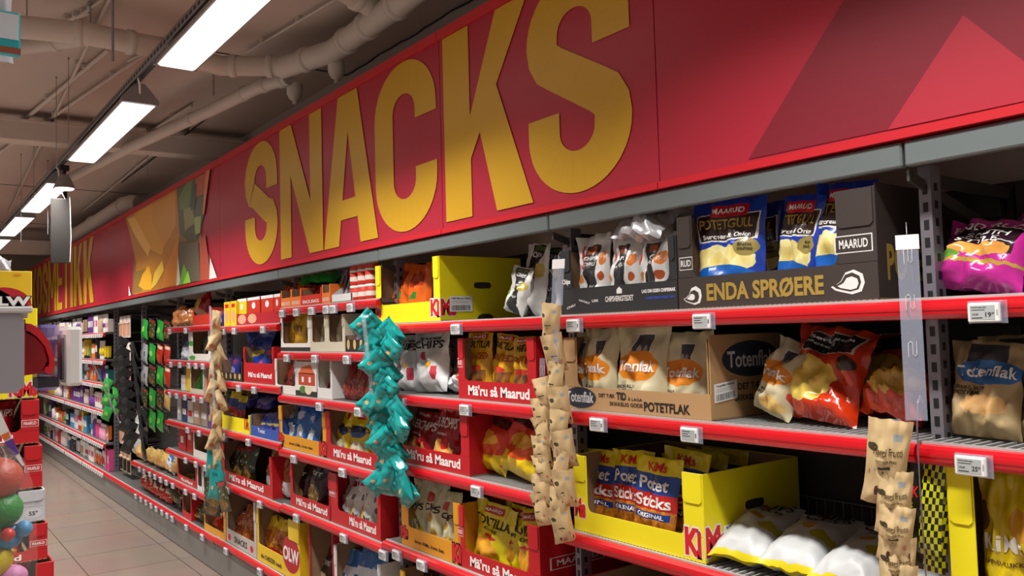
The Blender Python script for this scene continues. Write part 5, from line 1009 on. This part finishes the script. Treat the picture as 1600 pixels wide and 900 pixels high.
for z, pxs, l in ((1.765, (442, 464, 488, 511, 522, 549), 'top rail of the fourth bay'), (1.515, (449, 493, 543), 'second rail of the fourth bay'), (1.27, (500, 561), 'third rail of the fourth bay'), (.965, (460, 536), 'fourth rail of the fourth bay'), (.65, (464, 538, 600), 'fifth rail of the fourth bay'),
                  (1.68, (335, 350, 367, 412), 'top rail of the fifth bay'), (1.315, (348, 374, 398), 'second rail of the fifth bay'), (.99, (350, 389), 'third rail of the fifth bay'), (.64, (356, 407), 'fourth rail of the fifth bay'), (.24, (354, 407), 'lowest rail of the fifth bay'),
                  (1.70, (266, 291), 'top rail of the sixth bay'), (1.44, (268, 282, 296, 307, 318), 'second rail of the sixth bay'), (1.20, (266, 277, 290, 304, 316), 'third rail of the sixth bay'), (.96, (294, 312), 'fourth rail of the sixth bay'), (.73, (291, 307, 322), 'fifth rail of the sixth bay'), (.495, (271, 291, 305, 326), 'sixth rail of the sixth bay'), (.235, (270, 292, 317), 'lowest rail of the sixth bay'),
                  (.495, (219, 226, 235, 243, 252, 261), 'rail under the straw coloured bags'), (.235, (213, 221, 229, 237, 245, 254, 262), 'rail under the red snack bags')):
    n = len(pxs)
    for k, px in enumerate(pxs): pricetag(px, z, 'small price tag, %s on the %s' % (('first from left', 'second from left', 'third from left', 'fourth from left', 'fifth from left', 'sixth from left', 'seventh from left')[k], l), group='price tags on the ' + l)
for bi in (8, 9, 10, 11):
    for k, z in enumerate(LV[bi]):
        for q in range(11): pricetag(0, z, 'tiny price tag on the %s rail, %s' % (LVN[k] if k < 5 else 'lowest', ORDB[bi]), y=J[bi] + .06 + q * .11, parts=False, group='tiny price tags, %s, %s' % (LVN[k], ORDB[bi]))
# ================================================================== LEFT SIDE: stacked cartons, near rail end, toys
SY = 3.3
def lcart(px_r, py_t, py_b, wd, outer, label, depth=.38, Y=SY, **kw):
    x1, zt = on_y(px_r, py_t, Y); x2, zb = on_y(px_r, py_b, Y); xr = (x1 + x2) / 2; h = zt - zb - .004
    return carton(0, 0, zb, h, depth, kw.pop('lip', h * .28), outer, label, loc=(xr - wd / 2, Y, zb), rz=0, y0=wd, y1=0, **kw), xr, zb, h
stack = [(61, 622, 691, 'top red carton of paprika crisps in the left stack', 'SUPER', RED), (66, 693, 760, 'second red carton of paprika crisps in the left stack', 'SUPER', RED), (74, 814, 872, 'red carton of paprika crisps right below the pale grey one', 'CRUNCH', RED), (84, 874, 945, 'lowest red carton of the left stack', 'CRUNCH', RED)]
for pr, a, c, l, w_, cm in stack:
    rt, xr, zb, h = lcart(pr, a, c, .46, cm, l, sr=.055, sl=.06, front=[("Mä'ru så Maarud", .14, .06, .69, .17, TXTW, {'bold': .03})] + plate(.885, .38, .11, .16), side=())
    bag('superr', .155, h * .93, .09, (xr - .14, SY + .07, zb), 'right-hand red bag in the ' + l, z=zb + .006, lean=-3, yaw=90, seed=1)
    bag('superr', .155, h * .93, .09, (xr - .30, SY + .07, zb), 'left-hand red bag in the ' + l, z=zb + .006, lean=-3, yaw=90, seed=2)
rt, xr, zb, h = lcart(70, 762, 812, .44, mat('b9bcc4', .5), 'pale grey carton with a rounded window in the left stack', sr=.08, sl=.05, lip=.05, front=[("55°", .89, .2, .06, .14, TXTK), (None, .86, .1, .12, .34, mat('c6c9d0', .5), {'pts': EL, 'off': .0004})])
bag('darkbag', .2, .1, .07, (xr - .2, SY + .06, zb), 'brown bag in the window of the pale grey carton', z=zb + .006, yaw=90, lean=-3, letters=False)
rt, xr, zb, h = lcart(58, 480, 621, .42, YELL, 'bright yellow carton on top of the red cartons in the left stack', lip=.12, sr=.06, sl=.06, front=[('KiMs', .80, .02, .2, .16, TXTR, {'bold': .05, 'outline': WHITE}), ('KiMs', .05, .02, .2, .16, TXTR, {'bold': .05, 'outline': WHITE})])
for k in range(2): bag('stick', .15, .26, .08, (xr - .14 - .15 * k, SY + .07, zb), ('right', 'left')[k] + ' yellow bag in the bright yellow carton of the left stack', z=zb + .006, yaw=90, lean=-3)
# cheese snack display board on top
x1, z1 = on_y(50, 424, SY); t = thing('cheese_display', 'yellow cheese patterned display with red badge and white lettering, topping the left stack', 'display', (x1 - .10, SY, on_y(58, 480, SY)[1]))
hh = z1 - t.location.z; m = MB(); m.bbox(-.12, .10, 0, .012, .0, hh, OY, .002); F = lambda u, v, o: (-.12 + u * .22, -o, v * hh)
m.poly([(.62 + .42 * (p[0] - .5) * 2 * .9, .05 + 1.0 * (p[1] - .5)) for p in EL if .62 + .42 * (p[0] - .5) * 1.8 <= 1.0 and .05 + (p[1] - .5) > 0] + [(.26, 0), (.98, 0)][::-1], F, OR_, .001)
for cx, cy, r in ((.45, .78, .04), (.12, .4, .05), (.8, .9, .03), (.2, .9, .025)): m.poly([(cx + r * 2 * (p[0] - .5) * 2, cy + r * (p[1] - .5) * 2) for p in EL], F, KY, .0015)
m.build('board', t)
m = MB(); text(m, 'OLW', lambda u, v, o: F(u, v, o + .002), .30, .04, .68, .26, WHITE, bold=.05, outline=BLACK); STAR = [(.5 + (.5 if i % 2 == 0 else .2) * math.sin(PI * i / 5), .5 + (.5 if i % 2 == 0 else .2) * math.cos(PI * i / 5)) for i in range(10)]
m.build('lettering', t)
bag('silver', .22, .26, .1, (x1 - .27, SY + .06, on_y(58, 480, SY)[1]), 'silver foil snack bag standing behind the cheese display', z=on_y(58, 480, SY)[1] + .01, yaw=90, seed=1)
bag('silver', .24, .12, .1, (x1 - .16, SY + .10, on_y(58, 480, SY)[1]), 'silver foil bag lying on top behind the cheese display', z=on_y(50, 424, SY)[1] - .03, yaw=90, lean=-60, seed=3)
m = MB(); m.bbox(0, .05, 0, .9, .0, 1.75, mat('9aa0ac', .5), .004); tag(m.build('gondola_end_post', loc=(.385, 3.75, 0)), 'grey end panel of the left shelving behind the carton stack', 'shelf panel')
m = MB(); m.bbox(0, .3, 0, .3, .0, .5, mat('3f8fc0', .5), .003); tag(m.build('blue_carton', loc=(.21, 4.75, .75)), 'light blue carton peeking out behind the left stack', 'carton')
m = MB(); m.bbox(0, .44, 0, .36, .0, on_y(84, 945, SY)[1] - .006, mat('6a6460', .6), .004); tag(m.build('pallet_base', loc=(-.02, SY, 0)), 'dark base standing under the left carton stack', 'base')
# near shelf end on the left
NY = .6
(xa, za), (xb, zb_) = on_y(-60, 487, NY), on_y(38, 613, NY)
t = thing('near_shelf', 'out of focus grey shelf end with red price rail, close at left', 'shelf', (xb, NY, zb_)); H_ = za - zb_
PG = mat('9c99a0', .4, .2)
m = MB(); m.prism([(-.5, 0), (-.004, 0), (0, .004), (0, H_ - .006), (-.003, H_), (-.5, H_)], 0, .002, PG, 'y'); m.build('side_plate', t)
m = MB(); m.box(-.5, .002, .002, .9, H_ - .004, H_ + .001, LGREY); m.bbox(-.5, .0045, -.002, .9, H_ - .001, H_ + .003, LGREY, .001); m.build('deck', t)
m = MB(); K_ = .74; P_ = [(x_ * K_, z_ * H_) for x_, z_ in ((-.002, .86), (.006, .84), (.013, .76), (.019, .62), (.023, .42), (.0235, .30), (.0215, .22), (.0185, .20), (.0155, .24), (.0165, .30), (.0185, .30), (.0195, .34), (.019, .42), (.016, .56), (.010, .68), (.004, .75), (-.002, .77))]
m.prism(P_, .004, .9, RAILRED, 'y', True); m.box(-.001, .001, .004, .9, H_ * .2, H_ * .9, RAILRED); m.prism([(x_ * K_, z_ * H_) for x_, z_ in ((0, .2), (.014, .22), (.0185, .38), (.0155, .56), (.009, .68), (0, .76))], .008, .9, mat('a00f18', .35), 'y'); m.build('price_rail', t)
CLB = mat('8088d4', .1, alpha=.5)
t2 = thing('near_price_tag', 'blurred white electronic price tag in a bluish clear holder, close at left', 'price tag', (xb, NY + .01, zb_))
m = MB(); m.bbox(.0245, .0335, -.006, .03, .002, H_ * .80, WHITE, .002); m.build('frame', t2)
m = MB(); m.box(.0235, .0245, .0, .028, H_ * .12, H_ * .7, SCREEN); m.box(.0225, .0236, .0, .01, H_ * .12, H_ * .66, mat('6a6c75', .5)); m.build('electronics', t2)
m = MB(); m.bbox(.010, .0225, .014, .04, -.001, H_ * .84, CLB, .002); m.build('clear_holder', t2)
m = MB(); m.box(.008, .020, -.004, .02, .002, H_ * .16, mat('2c2830', .4)); m.build('clip', t2)
# toys in a net bag at lower left, paper strip, package at top left
TY = 1.2
def ty(px, py): x, z = on_y(px, py, TY); return Vector((x, TY, z))
for (px, py, r, sc, c, l) in ((10, 748, .040, (1, 1, .9), 'a83a20', 'orange-red toy ball on top of the bagged toys'), (14, 797, .036, (1, 1, .9), '237a30', 'green toy ball under the orange-red one'), (24, 840, .026, (1, 1, .8), '3a86b4', 'light blue toy bear head with a red nose'), (-6, 822, .030, (.8, 1, 1.2), 'b8a41a', 'yellow toy shape at the left edge'), (2, 876, .032, (1, 1, .9), 'c4b020', 'bright yellow toy ball at the lower left corner'), (32, 902, .026, (1, 1, .8), 'b873a0', 'pink toy ball at the bottom edge')):
    p = ty(px - 15, py); r *= .72; m = MB(); m.ball((0, 0, 0), r, mat(c, .5, bump=.25, bscale=90), 10, sc=sc)
    if 'bear' in l:
        m.ball((.018, -.012, .010), .010, mat(c, .45), 6); m.ball((-.02, -.012, .016), .010, mat(c, .45), 6)
    o = tag(m.build('toy_bear' if 'bear' in l else 'toy_ball', loc=p), l, 'toy', 'plastic toys in the net bag')
    if 'bear' in l: m = MB(); m.ball((0, -.024, .008), .008, mat('c03028', .4), 6); m.build('nose', o)
A = ty(-30, 700); m = MB()
NET = mat('d8dcd4', .15, alpha=.07)
prof = [(.008, .09), (.030, .07), (.040, .04), (.044, 0), (.046, -.05), (.044, -.10), (.03, -.14)]
m.lathe([(r, z_) for r, z_ in prof], NET, 18); c_ = ty(-8, 810); tag(m.build('net_bag', loc=c_), 'clear net bag around the coloured plastic toys', 'bag')
p0, p1 = ty(-14, 640), ty(36, 728); m = MB(); d = (p1 - p0).normalized(); n_ = Vector((d.z, 0, -d.x)) * .008
t = thing('paper_tag_strip', 'white and purple paper strip hanging diagonally over the toys', 'tag strip', p0)
m.add([n_, -n_, (p1 - p0) - n_ * .25, (p1 - p0) + n_ * .1, n_ + Vector((0, .0015, 0)), -n_ + Vector((0, .0015, 0)), (p1 - p0) - n_ * .25 + Vector((0, .0015, 0)), (p1 - p0) + n_ * .1 + Vector((0, .0015, 0))], [(0, 1, 2, 3), (7, 6, 5, 4), (0, 4, 5, 1), (1, 5, 6, 2), (2, 6, 7, 3), (3, 7, 4, 0)], WHITE); m.build('paper', t)
m = MB(); q = (p1 - p0)
for a, c, cm in ((.42, .52, mat('d8702a', .5)), (.54, .8, mat('5a3a94', .5))): m.add([q * a + n_ * .6 - Vector((0, .001, 0)), q * a - n_ * .6 - Vector((0, .001, 0)), q * c - n_ * .35 - Vector((0, .001, 0)), q * c + n_ * .35 - Vector((0, .001, 0))], [(0, 1, 2, 3)], cm)
m.build('print', t)
x_, z_ = on_y(6, 96, TY); o = obj('hanging_package', bag_mesh('bluewht', .07, .13, .03, 1, nu=10, nv=12)); o.location = (x_ - .024, TY, z_); o.rotation_euler = (0, 0, .1); tag(o, 'white and blue package hanging at the top left corner', 'package')
x_, z_ = on_y(10, 98, TY); m = MB(); m.bbox(-.02, .012, -.004, .004, 0, .055, mat('2aa0a8', .35), .002); m.box(-.018, .010, -.0046, -.004, .02, .052, mat('c8d0d4', .4)); m.box(-.02, .012, -.0046, -.004, .002, .010, mat('8a4a30', .5)); tag(m.build('teal_packet', loc=(x_, TY - .03, z_)), 'teal edged packet in front of the package at top left', 'packet')
